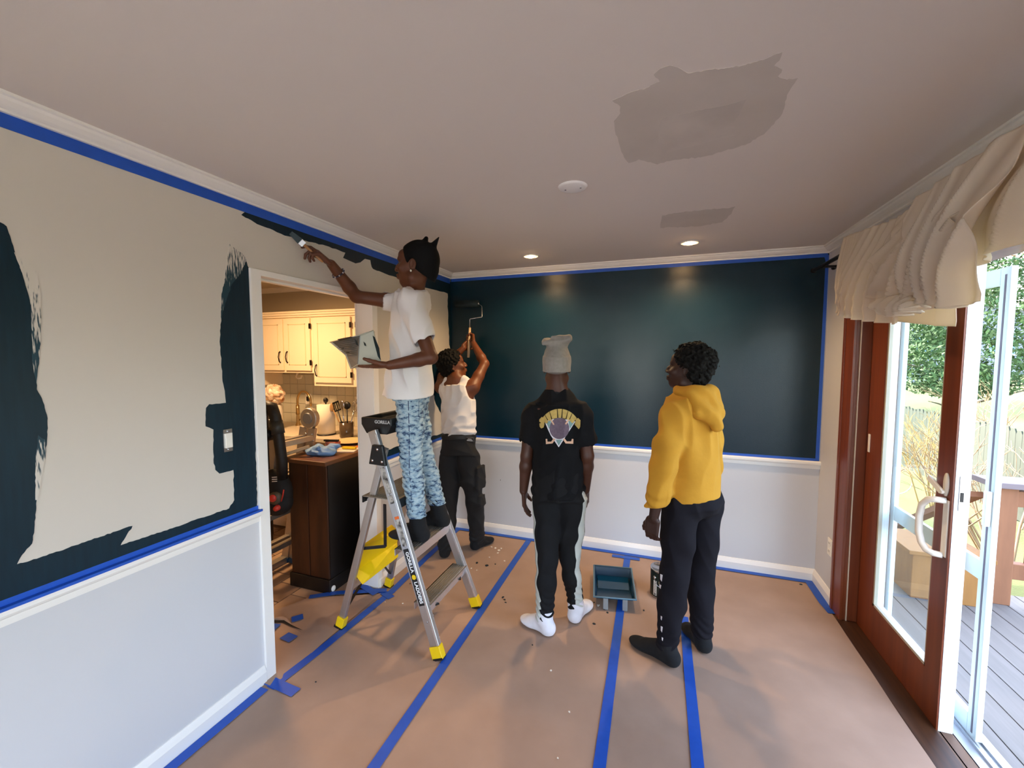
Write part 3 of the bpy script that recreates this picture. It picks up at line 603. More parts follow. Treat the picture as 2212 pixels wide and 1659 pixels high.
# bare shrubs
def shrub(label, base, h, seed, n=9, m=None, spread=0.5):
    r = random.Random(seed); t = thing('bare_shrub', label, 'shrub', base, 'leafless shrubs by the fence'); b = Vector(base)
    m = m or mat('pale_twig', '#94795a', 0.8)
    def grow(mb, p, d, L, rad, lev):
        e = p+d*L; mid = (p+e)/2+Vector((r.uniform(-1, 1), r.uniform(-1, 1), r.uniform(-1, 1)))*L*0.08
        mb.tube([p, mid, e], [rad, rad*0.85, rad*0.6], 4, cap=False)
        if lev:
            for k in range(3):
                nd = (d+Vector((r.uniform(-1, 1), r.uniform(-1, 1), r.uniform(-0.5, 0.7)))*0.75).normalized()
                grow(mb, p+d*L*r.uniform(0.4, 1.0), nd, L*r.uniform(0.45, 0.75), rad*0.6, lev-1)
    for i in range(n):
        a = r.uniform(0, 6.28); mb = MB()
        grow(mb, b+Vector((math.cos(a), math.sin(a), 0))*r.uniform(0, 0.2), Vector((math.cos(a)*spread, math.sin(a)*spread, 1)).normalized(), h*0.5, 0.016, 3)
        mb.build('stem', m, t)
shrub('tangled leafless shrub behind the deck railing', (4.4, 7.2, -1.15), 2.2, 5)
shrub('leafless shrub with upright yellow stems near the fence', (4.8, 9.6, -1.15), 1.9, 6, 8, mat('yellow_twig', '#a88a52', 0.8), 0.3)
shrub('low arching leafless shrub in front of the picket fence', (3.7, 9.3, -1.15), 1.3, 7, 7)
shrub('leafless shrub reaching over the top of the picket fence', (7.3, 11.6, gz(7.3, 11.6)), 2.6, 8, 8)
# neighbouring houses
def house(label, o, size, wallc, seed, rot, ridge=1.3):
    M = Matrix.Translation(o) @ Matrix.Rotation(rot, 4, 'Z'); w, d, h = size; t = thing('neighbour_house', label, 'house', o, 'houses beyond the yard')
    MB().box((-w/2, 0, -1), (w/2, d, h), M).build('walls', wallc, t)
    gp = [(-w/2, h), (w/2, h), (0, h+ridge)]
    MB().prism(gp, lambda u, v, k: M @ Vector((u, k, v)), 0.0, d).build('gable', wallc, t)
    RM = mat('pale_roof', '#d8d4d0', 0.8)
    for s in (-1, 1): MB().prism([(0, h+ridge+0.12), (0, h+ridge), (s*(w/2+0.4), h-0.12), (s*(w/2+0.4), h)], lambda u, v, k: M @ Vector((u, k, v)), -0.4, d+0.4).build('roof', RM, t)
    for i, x in enumerate((-w*0.28, w*0.1, w*0.34)):
        f = MB().box((x-0.55, -0.06, h*0.42), (x+0.55, 0.0, h*0.42+1.2), M).build('window', M_TRIM, t)
        for zz in (0.06, 0.63): MB().box((x-0.47, -0.09, h*0.42+zz), (x+0.47, -0.05, h*0.42+zz+0.5), M).build('pane', mat('blue_pane', '#7fa6cf', 0.2), f)
house('grey blue neighbouring house with a pale gable roof', (16.8, 30.5, 0.65), (8, 7, 2.6), mat('blue_grey_siding', '#8388a0', 0.8), 1, -0.5)
house('white neighbouring house with a low roof', (22.5, 24.0, 0.6), (7, 6, 2.4), mat('white_siding', '#ecebe8', 0.8), 2, -0.75, 0.9)

# ================================================================ kitchen
KY0, KH = 0.6, 2.42
M_KW = mat('kitchen_wall_paint', '#b3aa97', 0.8); M_CAB = mat('cream_cabinet_paint', '#efdfc4', 0.42); M_SINK = mat('counter_laminate', '#d9cdb8', 0.35, var=(60, 0.2))
M_BRZ = mat('antique_pull', '#2a211b', 0.4, 0.8)
wk = sbox('wall_kitchen', (KX, YB, 0), (XL-0.12, YB+0.14, KH+0.2), M_KW)
sbox('wall_kitchen_left', (KX-0.14, KY0, 0), (KX, YB+0.14, KH+0.2), M_KW)
sbox('wall_kitchen_front', (KX-0.14, KY0-0.14, 0), (XL-0.12, KY0, KH+0.2), M_KW)
sbox('ceiling_kitchen', (KX-0.14, KY0-0.14, KH), (XL-0.12, YB+0.14, KH+0.15), mat('kitchen_ceiling_paint', '#d9cfbd', 0.85))
run('trim_12', CROWN, (KX, YB, KH), (XL-0.12, YB, KH), (0, -1, 0))
# tiled floor of the kitchen
kf = sbox('floor_kitchen', (KX, KY0, -0.12), (XL-0.12, YB, -0.006), mat('floor_grout', '#6f5a48', 0.9))
M_TILE = [mat('floor_tile_%d' % i, c, 0.45, var=(7, 0.5)) for i, c in enumerate(('#b99a80', '#a98b73', '#c2a58b'))]
tms = [MB().box((0, 0, -0.006), (0.192, 0.192, 0.0)).mesh('tile', m) for m in M_TILE]
rr = random.Random(2); ti = 0
ang = math.radians(0)
for i in range(15):
    for j in range(10):
        x = XL-0.125-0.2*(i+1); y = 1.45+0.2*j + (0.1 if i % 2 else 0)
        if x < KX or y+0.2 > 3.15: continue
        link('tile', rr.choice(tms), kf, loc=(x, y, 0))
# sink counter along the back wall
CZ = 0.93
cf = YB-0.62
bc = thing('base_cabinet', 'cream base cabinet run below the kitchen sink counter', 'cabinet', (-3.4, cf+0.02, 0))
MB().box((KX+0.01, cf+0.02, 0.09), (-2.5, YB-0.002, CZ-0.04)).box((KX+0.01, cf+0.08, 0), (-2.5, YB-0.002, 0.09)).build('carcass', M_CAB, bc)
for i in range(5):
    x = -4.8+i*0.46
    d = MB().box((x, cf, 0.12), (x+0.43, cf+0.02, CZ-0.06)).build('door', M_CAB, bc, bev=0.004)
    MB().tube([(x+0.38, cf, 0.70), (x+0.38, cf-0.02, 0.69), (x+0.38, cf-0.02, 0.63), (x+0.38, cf, 0.62)], 0.004, 6).build('pull', M_BRZ, d)
MB().box((KX, cf-0.02, CZ-0.04), (-2.2, YB-0.002, CZ)).build('worktop', M_SINK, None, bev=0.004, label='pale worktop along the tiled kitchen wall', cat='worktop')
# backsplash tiles
M_BT = mat('backsplash_tile', '#c9c6b4', 0.25); btm = MB().box((0, YB-0.008, 0), (0.104, YB, 0.104)).mesh('tile', M_BT)
for i in range(20):
    for j in range(5):
        if CZ+0.108*j+0.104 < 1.50: link('tile', btm, wk, loc=(-4.85+0.108*i+ (0 if i else 0), 0, CZ+0.002+0.108*j))
for i in range(20, 25):
    for j in range(5): link('tile', btm, wk, loc=(-4.85+0.108*i, 0, CZ+0.002+0.108*j))
# upper cabinets: each unit with framed doors
uf = YB-0.32
def cab_door(parent, x0, x1, z0, z1, hinge, pullz):
    d = MB().box((x0, uf-0.020, z0), (x1, uf, z1)).build('door', M_CAB, parent, bev=0.003)
    w = 0.055
    p = MB()
    p.box((x0+w, uf-0.023, z0+w), (x1-w, uf-0.020, z0+w+0.008)).box((x0+w, uf-0.023, z1-w-0.008), (x1-w, uf-0.020, z1-w)).box((x0+w, uf-0.023, z0+w), (x0+w+0.008, uf-0.020, z1-w)).box((x1-w-0.008, uf-0.023, z0+w), (x1-w, uf-0.020, z1-w))
    p.build('panel_moulding', mat('cabinet_moulding', '#e0cda9', 0.42), d)
    xp = (x1-0.035) if hinge < 0 else (x0+0.035)
    MB().tube([(xp, uf-0.02, pullz+0.055), (xp, uf-0.036, pullz+0.045), (xp, uf-0.046, pullz), (xp, uf-0.036, pullz-0.045), (xp, uf-0.02, pullz-0.055)], [0.008, 0.005, 0.0045, 0.005, 0.008], 8).build('pull', M_BRZ, d)
    xh = x0 if hinge < 0 else x1
    for z in (z0+0.08, z1-0.08): MB().box((xh-0.009, uf-0.024, z-0.026), (xh+0.009, uf-0.012, z+0.026)).build('hinge', M_BRZ, d)
def upper(label, x0, x1, z0, z1, doors):
    t = thing('wall_cabinet', label, 'cabinet', ((x0+x1)/2, uf+0.16, z0))
    MB().box((x0, uf, z0), (x1, YB-0.001, z1)).build('carcass', M_CAB, t, bev=0.002)
    for d in doors: cab_door(t, *d)
ZT = 2.075
upper('cream wall cabinet partly hidden behind the doorway casing', -4.50, -3.985, 1.36, ZT, [(-4.48, -4.005, 1.39, ZT-0.03, 1, 1.47)])
upper('short cream wall cabinet with two doors above the sink', -3.985, -3.225, 1.50, ZT, [(-3.94, -3.60, 1.525, ZT-0.03, -1, 1.66), (-3.575, -3.245, 1.525, ZT-0.03, 1, 1.66)])
upper('tall cream wall cabinet with a single wide door', -3.225, -2.70, 1.375, ZT, [(-3.205, -2.755, 1.41, ZT-0.03, 1, 1.53)])
for o in [o for o in COL.objects if o.name.startswith('wall_cabinet')][-1:]: pass
cr = MB().box((-4.50, uf-0.03, ZT), (-2.66, YB-0.001, ZT+0.022)).box((-4.50, uf-0.018, ZT-0.02), (-2.68, uf, ZT)).box((-4.50, uf-0.042, ZT+0.022), (-2.65, YB-0.001, ZT+0.040))
cr.build('trim_13', M_CAB, kind=ST, bev=0.003)
# corner cabinet seen edge-on next to the doorway
upper('narrow cream wall cabinet beside the doorway jamb', -2.70, -2.42, 1.46, ZT, [(-2.69, -2.43, 1.49, ZT-0.03, -1, 1.62)])
MB().box((-2.70, uf+0.01, 1.26), (-2.30, YB-0.01, 1.44)).build('microwave_oven', mat('dark_appliance', '#231710', 0.3), None, bev=0.006, label='dark appliance hanging under the narrow wall cabinet', cat='appliance')
# paper towel hook under the cabinet
MB().tube([(-3.56, uf+0.12, 1.50), (-3.56, uf+0.10, 1.455), (-3.53, uf+0.09, 1.44), (-3.49, uf+0.09, 1.445), (-3.485, uf+0.10, 1.47)], 0.010, 8).build('cup_hook', M_IVORY, None, label='white plastic hook under the short wall cabinet', cat='hook')
# outlets on the backsplash
for x, z, lab in ((-3.62, 1.20, 'outlet plate with a dark plug behind the kitchen tap'), (-2.95, 1.19, 'white outlet plate behind the cooking utensils')):
    t = thing('wall_outlet', lab, 'outlet', (x, YB-0.008, z))
    MB().box((x-0.04, YB-0.014, z-0.06), (x+0.04, YB-0.007, z+0.06)).build('cover_plate', M_IVORY, t, bev=0.002)
    MB().box((x-0.014, YB-0.03, z-0.02), (x+0.014, YB-0.012, z+0.03)).build('plug', M_BLACKP, t, bev=0.003)
# tap
fx0, fy0 = -3.62, YB-0.16
tp = thing('kitchen_tap', 'tall arched brass coloured kitchen tap at the sink', 'tap', (fx0, fy0, CZ))
M_BRASS = mat('brushed_nickel_tap', '#b79a6a', 0.28, 0.9)
MB().lathe([(0.028, 0), (0.028, 0.01), (0.018, 0.03), (0.016, 0.10), (0.013, 0.12)], (fx0, fy0, CZ), n=16).build('tap_base', M_BRASS, tp)
arc = [(fx0, fy0, CZ+0.08), (fx0, fy0, CZ+0.26)]+[(fx0+0.11*(1-math.cos(a)), fy0-0.02*(1-math.cos(a)), CZ+0.26+0.11*math.sin(a)) for a in [math.pi*i/10 for i in range(1, 11)]]+[(fx0+0.22, fy0-0.04, CZ+0.22)]
MB().tube(arc, 0.012, 10).build('spout', M_BRASS, tp)
MB().tube([(fx0, fy0, CZ+0.22), (fx0, fy0, CZ+0.12)], [0.017, 0.02], 10).build('spray_head', M_BRASS, tp)
MB().tube([(fx0+0.02, fy0, CZ+0.06), (fx0+0.09, fy0-0.02, CZ+0.10)], 0.006, 8).build('lever', M_BRASS, tp)
# snack bag on a white canister
cb = px(590, 900, 1, 3.15)
cn = thing('canister', 'white kitchen canister under the crumpled snack bag', 'canister', (cb.x, 3.15, CZ))
MB().lathe([(0.0001, 0), (0.085, 0), (0.09, 0.01), (0.09, 0.24), (0.085, 0.25), (0.0001, 0.25)], (cb.x, 3.15, CZ), n=20).build('jar_body', M_IVORY, cn)
def crumple(c, r, seed, n=14, m=9, amp=0.35):
    q = random.Random(seed); mb = MB(); mb.ell(c, r, n=n, m=m); c = Vector(c)
    off = {}
    mb.v = [tuple(c+(Vector(v)-c)*off.setdefault((round(v[0], 3), round(v[1], 3), round(v[2], 3)), 1+q.uniform(-amp, amp))) for v in mb.v]; mb.smooth = [False]*len(mb.f); return mb
sb = thing('snack_bag', 'crumpled brown and white snack bag in front of the backsplash', 'bag', (cb.x, 3.15, CZ+0.25))
crumple((cb.x+0.02, 3.15, CZ+0.35), (0.12, 0.07, 0.10), 3, 26, 16, 0.14).build('bag_body', mat('snack_bag_foil', '#b0763c', 0.4, var=(14, 0.9), color2='#e9dccb'), sb)
crumple((cb.x-0.07, 3.12, CZ+0.34), (0.05, 0.05, 0.08), 5, 20, 12, 0.16).build('printed_corner', mat('snack_bag_white', '#e8e4dc', 0.5, var=(30, 0.8), color2='#5b6670'), sb)
# paper towel on a stand
tw = px(705, 915, 1, 3.1)
t = thing('paper_towel_roll', 'white paper towel roll on an upright stand', 'paper towel', (tw.x, 3.1, CZ))
MB().lathe([(0.02, 0.015), (0.078, 0.012), (0.079, 0.285), (0.02, 0.29), (0.02, 0.015)], (tw.x, 3.1, CZ), n=28).build('paper_roll', mat('paper_towel', '#f0e6d2', 0.9, bump=(200, 0.3, 0.002)), t)
MB().lathe([(0.0001, 0), (0.085, 0), (0.085, 0.01), (0.0001, 0.012)], (tw.x, 3.1, CZ), n=24).tube([(tw.x, 3.1, CZ), (tw.x, 3.1, CZ+0.31)], 0.007).ell((tw.x, 3.1, CZ+0.325), (0.022, 0.022, 0.026)).build('stand', M_BLACKP, t)
# utensil jar
uj = px(748, 905, 1, 3.05)
t = thing('utensil_jar', 'glass jar on the counter holding cooking utensils', 'jar', (uj.x, 3.05, CZ))
MB().lathe([(0.0001, 0), (0.055, 0), (0.06, 0.01), (0.062, 0.14), (0.058, 0.14), (0.055, 0.012)], (uj.x, 3.05, CZ), n=20).build('jar_body', mat('smoky_glass', '#5a4a38', 0.15), t)
def utensil(kind, lab, dx, dy, lean, L, m):
    b = Vector((uj.x+dx*0.3, 3.05+dy*0.3, CZ+0.02)); d = Vector((lean[0], lean[1], 1)).normalized(); e = b+d*L
    t = thing(kind, lab, 'utensil', b, 'cooking utensils in the glass jar')
    MB().tube([b, e], [0.006, 0.005], 8).build('handle', m, t)
    s = d.cross(Vector((0, 1, 0))).normalized(); M = Matrix((s, d.cross(s), d)).transposed().to_4x4(); M.translation = e
    hd = MB()
    if kind == 'spatula':
        hd.box((-0.035, -0.004, 0.0), (0.035, 0.004, 0.012), M).box((-0.035, -0.003, 0.075), (0.035, 0.003, 0.09), M)
        for x in (-0.035, -0.012, 0.012, 0.029): hd.box((x-0.003+0.003, -0.003, 0.0), (x+0.006, 0.003, 0.09), M)
    elif kind == 'ladle': hd.ell(e+d*0.03, (0.042, 0.02, 0.036))
    elif kind == 'whisk':
        for k in range(4):
            a = k*math.pi/4; hd.tube([M @ Vector((math.cos(a)*0.03*math.sin(u), math.sin(a)*0.03*math.sin(u), 0.055-0.055*math.cos(u))) for u in [i*math.pi/8 for i in range(9)]], 0.0016, 5)
            hd.tube([M @ Vector((-math.cos(a)*0.03*math.sin(u), -math.sin(a)*0.03*math.sin(u), 0.055-0.055*math.cos(u))) for u in [i*math.pi/8 for i in range(9)]], 0.0016, 5)
    else: hd.ell(e+d*0.03, (0.026, 0.010, 0.04))
    hd.build('head', m, t)
utensil('spatula', 'black slotted spatula in the utensil jar', -0.05, 0, (-0.35, 0), 0.23, M_BLACKP)
utensil('ladle', 'round black ladle in the utensil jar', 0.0, 0.05, (-0.10, 0.1), 0.24, M_BLACKP)
utensil('whisk', 'steel whisk in the utensil jar', 0.05, 0, (0.28, 0.05), 0.22, M_STEEL)
utensil('wooden_spoon', 'wooden spoon leaning left in the utensil jar', -0.08, 0.03, (-0.62, 0.05), 0.26, mat('spoon_wood', '#a9804f', 0.6))
utensil('serving_spoon', 'steel serving spoon upright in the utensil jar', 0.02, -0.06, (0.06, -0.20), 0.26, M_STEEL)
# dark wood peninsula cabinet
sx0, sx1, sy0, sy1, SZ = -2.49, -2.145, 2.245, 2.93, 0.915
M_BW = mat('worn_brown_wood', '#4f2b14', 0.5, var=(5, 0.8), color2='#251208', stretch=(2, 2, 0.5), detail=6)
M_BKW = mat('black_stained_wood', '#14100e', 0.45)
t = thing('dark_cabinet', 'dark brown wooden cabinet with plank front and black side', 'cabinet', ((sx0+sx1)/2, (sy0+sy1)/2, 0))
MB().box((sx0, sy0+0.012, 0.02), (sx1, sy1, SZ)).build('carcass', M_BKW, t)
xm = (sx0+sx1)/2
for a, b in ((sx0+0.004, xm-0.004), (xm+0.004, sx1-0.004)): MB().box((a, sy0, 0.10), (b, sy0+0.014, SZ-0.004)).build('plank', M_BW, t, bev=0.003)
MB().box((sx0-0.01, sy0-0.012, 0.0), (sx1+0.01, sy1, 0.10)).build('plinth', M_BKW, t, bev=0.005)
MB().box((sx0-0.03, sy0-0.03, SZ), (sx1+0.02, sy1+0.0, SZ+0.03)).build('top', mat('cabinet_top_wood', '#6b4126', 0.4, var=(7, 0.6), stretch=(3, .5, 1)), t, bev=0.005)
MB().ell((sx1+0.012, sy0+0.02, 0.03), (0.008, 0.02, 0.022)).build('felt_pad', M_IVORY, t)
ZC = SZ+0.03
def item(name, lab, cat, mb, m, **kw): return mb.build(name, m, None, label=lab, cat=cat, **kw)
# clutter on its top
item('plate', 'cream plate with yellow crumbs on the dark cabinet', 'plate', MB().lathe([(0.0001, 0.0), (0.07, 0.002), (0.13, 0.016), (0.135, 0.02), (0.12, 0.018), (0.065, 0.008), (0.0001, 0.007)], (-2.42, 2.82, ZC), n=28), mat('cream_plate', '#e6cf9a', 0.35))
CLOTH_AT = (-2.34, 2.40, ZC)
item('sanding_block', 'pale wooden sanding block lying beside the blue cloth', 'block', MB().box((-0.09, -0.018, 0), (0.09, 0.018, 0.022), Matrix.Translation((-2.44, 2.275, ZC+0.034)) @ Matrix.Rotation(-0.35, 4, 'Y') @ Matrix.Rotation(0.5, 4, 'Z')), mat('pale_wood', '#cdb08a', 0.6), bev=0.002)
item('paper_bag', 'flattened white paper beside the blue cloth', 'paper', MB().box((-0.13, -0.07, 0), (0.13, 0.07, 0.004), Matrix.Translation((-2.30, 2.56, ZC)) @ Matrix.Rotation(0.3, 4, 'Z')), mat('white_paper', '#e4ddd2', 0.8))
item('utility_knife', 'yellow and black utility knife on the dark cabinet', 'knife', MB().bar((-2.30, 2.58, ZC+0.016), (-2.19, 2.60, ZC+0.016), 0.03, 0.016), M_YEL, bev=0.004)
item('orange_folder', 'orange sandpaper sheet on the dark cabinet', 'sandpaper', MB().box((-0.06, -0.08, 0), (0.06, 0.08, 0.003), Matrix.Translation((-2.22, 2.72, ZC)) @ Matrix.Rotation(0.2, 4, 'Z')), mat('orange_sandpaper', '#c9682e', 0.8))
item('red_box', 'small red box beside the paper towel roll', 'box', MB().box((-2.49, 2.60, ZC), (-2.39, 2.66, ZC+0.045)), mat('red_carton', '#b93a2c', 0.5, var=(20, 0.5), color2='#e0d4c8'), bev=0.002)
item('black_pliers', 'black handled tool lying on the red box', 'tool', MB().bar((-2.50, 2.60, ZC+0.055), (-2.38, 2.63, ZC+0.055), 0.022, 0.016), M_BLACKP, bev=0.004)
# folded aluminium ladder leaning on the cabinet
M_LAD = mat('dull_aluminium', '#b7aea2', 0.4, 0.75, var=(20, 0.2)); M_LABEL = mat('warning_label', '#262220', 0.5, var=(40, 0.9), color2='#c9c2b8')
kl = thing('folding_ladder', 'folded multi position aluminium ladder leaning in the kitchen', 'ladder', (-2.78, 2.25, 0))
def rl_pt(y, z, off=0): return Vector((-2.84+off+0.22*z, y, z))
yn, yf = 2.17, 2.50
for off in (0.0, 0.085):
    for y in (yn, yf): MB().bar(rl_pt(y, 0.03, off), rl_pt(y, 1.12, off), 0.028, 0.065, (1, 0, 0)).build('rail', M_LAD, kl, bev=0.003)
    for k, z in enumerate((0.22, 0.50, 0.78, 1.04)):
        MB().bar(rl_pt(yn, z, off), rl_pt(yf, z, off), 0.045, 0.030).build('rung', M_LAD, kl, bev=0.006)
        if off: MB().bar(rl_pt(yn, z+0.0, off+0.03), rl_pt(yf, z, off+0.03), 0.004, 0.036).build('rung_face', M_LAD, kl)
MB().bar(rl_pt(yn, 0.02, 0.0), rl_pt(yf, 0.02, 0), 0.06, 0.05).build('base_bar', M_LAD, kl)
for y in (yn, yf):
    c = rl_pt(y, 1.19, 0.043)
    h = MB().lathe([(0.0001, -0.022), (0.075, -0.022), (0.08, -0.015), (0.08, 0.015), (0.075, 0.022), (0.0001, 0.022)], c, (0, 1, 0), 28, smooth=False).build('hinge', M_LAD, kl, bev=0.002)
    MB().lathe([(0.0001, -0.032), (0.04, -0.032), (0.045, -0.02)], c, (0, 1, 0), 20, smooth=False).build('hinge_cap', mat('hinge_grey', '#8d8f93', 0.35, 0.6), h)
    for dx, dz in ((-.03, -.12), (.03, -.12), (-.03, -.17), (.04, -.17)): MB().lathe([(0.0001, -0.022), (0.006, -0.02), (0.008, -0.014)], c+Vector((dx, 0, dz)), (0, 1, 0), 8).build('rivet', M_STEEL, kl)
for z, off in ((0.85, 0.0), (0.82, 0.085)):
    c = rl_pt(yn, z, off); MB().bar(c+Vector((0, -0.0155, -0.1)), c+Vector((0.03, -0.0155, 0.06)), 0.001, 0.05, (1, 0, 0)).build('warning_sticker', M_LABEL, kl)
for off in (0, .085): MB().bar(rl_pt(yf, 0.0, off), rl_pt(yf, 0.04, off), 0.034, 0.072, (1, 0, 0)).build('foot', mat('blue_rubber_foot', '#23527a', 0.6), kl)
# shop vacuum hanging on it
vc = thing('vacuum_cleaner', 'black portable vacuum with hose and red caps hung on the kitchen ladder', 'vacuum', (-2.62, 1.93, 0.70))
V0 = Vector((-2.45, 2.10, 0.745))
vb = MB().ell(V0, (0.135, 0.075, 0.155), n=24, m=14).build('dust_bag', mat('black_nylon', '#0e0e10', 0.75, bump=(30, 0.4, 0.006)), vc)
MB().ell(V0+Vector((0.01, -0.01, -0.06)), (0.13, 0.085, 0.10), n=20).build('lower_pouch', mat('black_nylon', '#0e0e10'), vc)
kc_ = V0+Vector((0.085, -0.072, -0.01))
k1 = MB().lathe([(0.0001, 0.03), (0.036, 0.028), (0.042, 0.018), (0.042, 0)], kc_, (0.35, -1, 0), 20).build('filter_ring', mat('olive_ring', '#4a4234', 0.5), vc)
MB().lathe([(0.0001, 0.045), (0.020, 0.044), (0.024, 0.036), (0.024, 0.02)], kc_+Vector((-0.004, 0.0, 0.006)), (0.35, -1, 0), 16).build('red_cap', mat('red_plastic', '#c8372c', 0.4), k1)
MB().lathe([(0.0001, 0.03), (0.016, 0.028), (0.020, 0.0)], kc_+Vector((0.012, 0.0, -0.065)), (0.35, -1, 0), 14).build('red_button', mat('red_plastic', '#c8372c'), vc)
MB().tube([kc_+Vector((0.045, 0, -0.02)), kc_+Vector((0.06, 0.0, 0.02)), kc_+Vector((0.07, 0, 0.06))], 0.004, 6).build('red_lever', mat('red_plastic', '#c8372c'), vc)
hose = [V0+Vector(q) for q in ((0.075, -0.01, 0.10), (0.085, -0.015, 0.22), (0.07, -0.02, 0.38), (0.045, -0.02, 0.52), (0.02, -0.02, 0.585), (-0.03, -0.02, 0.60), (-0.055, -0.02, 0.55), (-0.055, -0.015, 0.42), (-0.062, -0.01, 0.30), (-0.075, 0.0, 0.15))]
MB().tube(hose, [0.034, 0.034, 0.034, 0.036, 0.036, 0.034, 0.026, 0.018, 0.018, 0.02], 14).build('hose', mat('black_hose', '#111112', 0.55, bump=(90, 0.5, 0.004), stretch=(0.1, 0.1, 1)), vc)
MB().tube([V0+Vector((0.066, -0.02, 0.405)), V0+Vector((0.050, -0.02, 0.49))], 0.041, 14).build('hose_cuff', mat('cuff_grey', '#2c302f', 0.5), vc)
for dx in (-0.085, -0.02): MB().lathe([(0.0001, -0.04), (0.04, -0.038), (0.045, -0.03), (0.045, 0.03), (0.0001, 0.035)], V0+Vector((dx, -0.03, 0.40)), (0.1, 1, 0), 18).build('wheel', M_BLACKP, vc)
MB().ell(V0+Vector((-0.055, -0.03, 0.56)), (0.05, 0.05, 0.05)).build('nozzle', M_BLACKP, vc)
for i in range(3): MB().bar(V0+Vector((0.06, -0.076, 0.125-0.014*i)), V0+Vector((0.10, -0.072, 0.13-0.014*i)), 0.002, 0.006).build('printed_bar', mat('white_print', '#cfcfcf', 0.5), vc)
MB().bar(V0+Vector((-0.03, -0.085, 0.065)), V0+Vector((0.02, -0.085, 0.035)), 0.002, 0.007).build('zip_pull', mat('white_print', '#cfcfcf'), vc)
# stool leg beyond the ladder
t = thing('wooden_stool', 'dark wooden stool standing behind the kitchen ladder', 'stool', (-3.3, 2.75, 0))
for dx in (-0.15, 0.15):
    for dy in (-0.14, 0.12): MB().bar((-3.25+dx, 2.72+dy, 0), (-3.25+dx*0.8, 2.72+dy*0.8, 0.60), 0.04, 0.04, (1, 0, 0)).build('leg', M_BKW, t, bev=0.003)
MB().lathe([(0.0001, 0.60), (0.17, 0.60), (0.18, 0.62), (0.17, 0.64), (0.0001, 0.645)], (-3.25, 2.72, 0), n=24).build('seat', M_BW, t)
# kitchen ceiling lamp (out of sight above the doorway head)
lp = Vector((-3.15, 2.35, KH))
t = thing('kitchen_ceiling_lamp', 'round frosted kitchen ceiling lamp', 'ceiling light', lp)
MB().lathe([(0.17, 0), (0.17, -0.02), (0.0001, -0.02)], lp, n=24).build('base', M_TRIM, t)
MB().lathe([(0.155, -0.02), (0.15, -0.05), (0.11, -0.08), (0.0001, -0.09)], lp, n=24).build('glass_bowl', mat('lamp_bowl', '#fff3dc', 0.4, emit=((1.0, 0.66, 0.36), 1.2)), t)
sp = light('kitchen_lamp', 'AREA', 7.5, (1.0, 0.60, 0.29), lp+Vector((0, 0, -0.10)), shape='DISK', size=0.30)
sp.parent = t; sp.matrix_parent_inverse = Matrix.Translation(-lp)

# ================================================================ step ladder
def text_mesh(s, size, M, m, parent, name='lettering', depth=0.0006, align='CENTER', bold=0.0, spacing=1.0):
    cu = bpy.data.curves.new(name, 'FONT'); cu.body = s; cu.size = size; cu.extrude = depth; cu.align_x = align; cu.align_y = 'CENTER'; cu.offset = bold; cu.space_character = spacing
    tmp = bpy.data.objects.new('tmp', cu); COL.objects.link(tmp)
    me = bpy.data.meshes.new_from_object(tmp.evaluated_get(bpy.context.evaluated_depsgraph_get())); bpy.data.objects.remove(tmp); bpy.data.curves.remove(cu)
    me.transform(M); me.materials.clear(); me.materials.append(m); me.name = name
    return link(name, me, parent)
LD = thing('step_ladder', 'silver aluminium step ladder with black top and yellow feet', 'step ladder', (-1.46, 2.2, 0))
M_RIB = mat('ribbed_aluminium_step', '#9b968c', 0.45, 0.7, bump=(110, 0.6, 0.003), stretch=(1, 0.02, 1))
def fr(z, s):      # front rail point, s=-1 near, +1 far
    return Vector((-1.100-0.372*z, 2.187+s*(0.253-0.062*z/1.2), z))
def rrp(z, s): return Vector((-1.812+0.268*z, 2.212+s*(0.243-0.070*z/1.1), z))
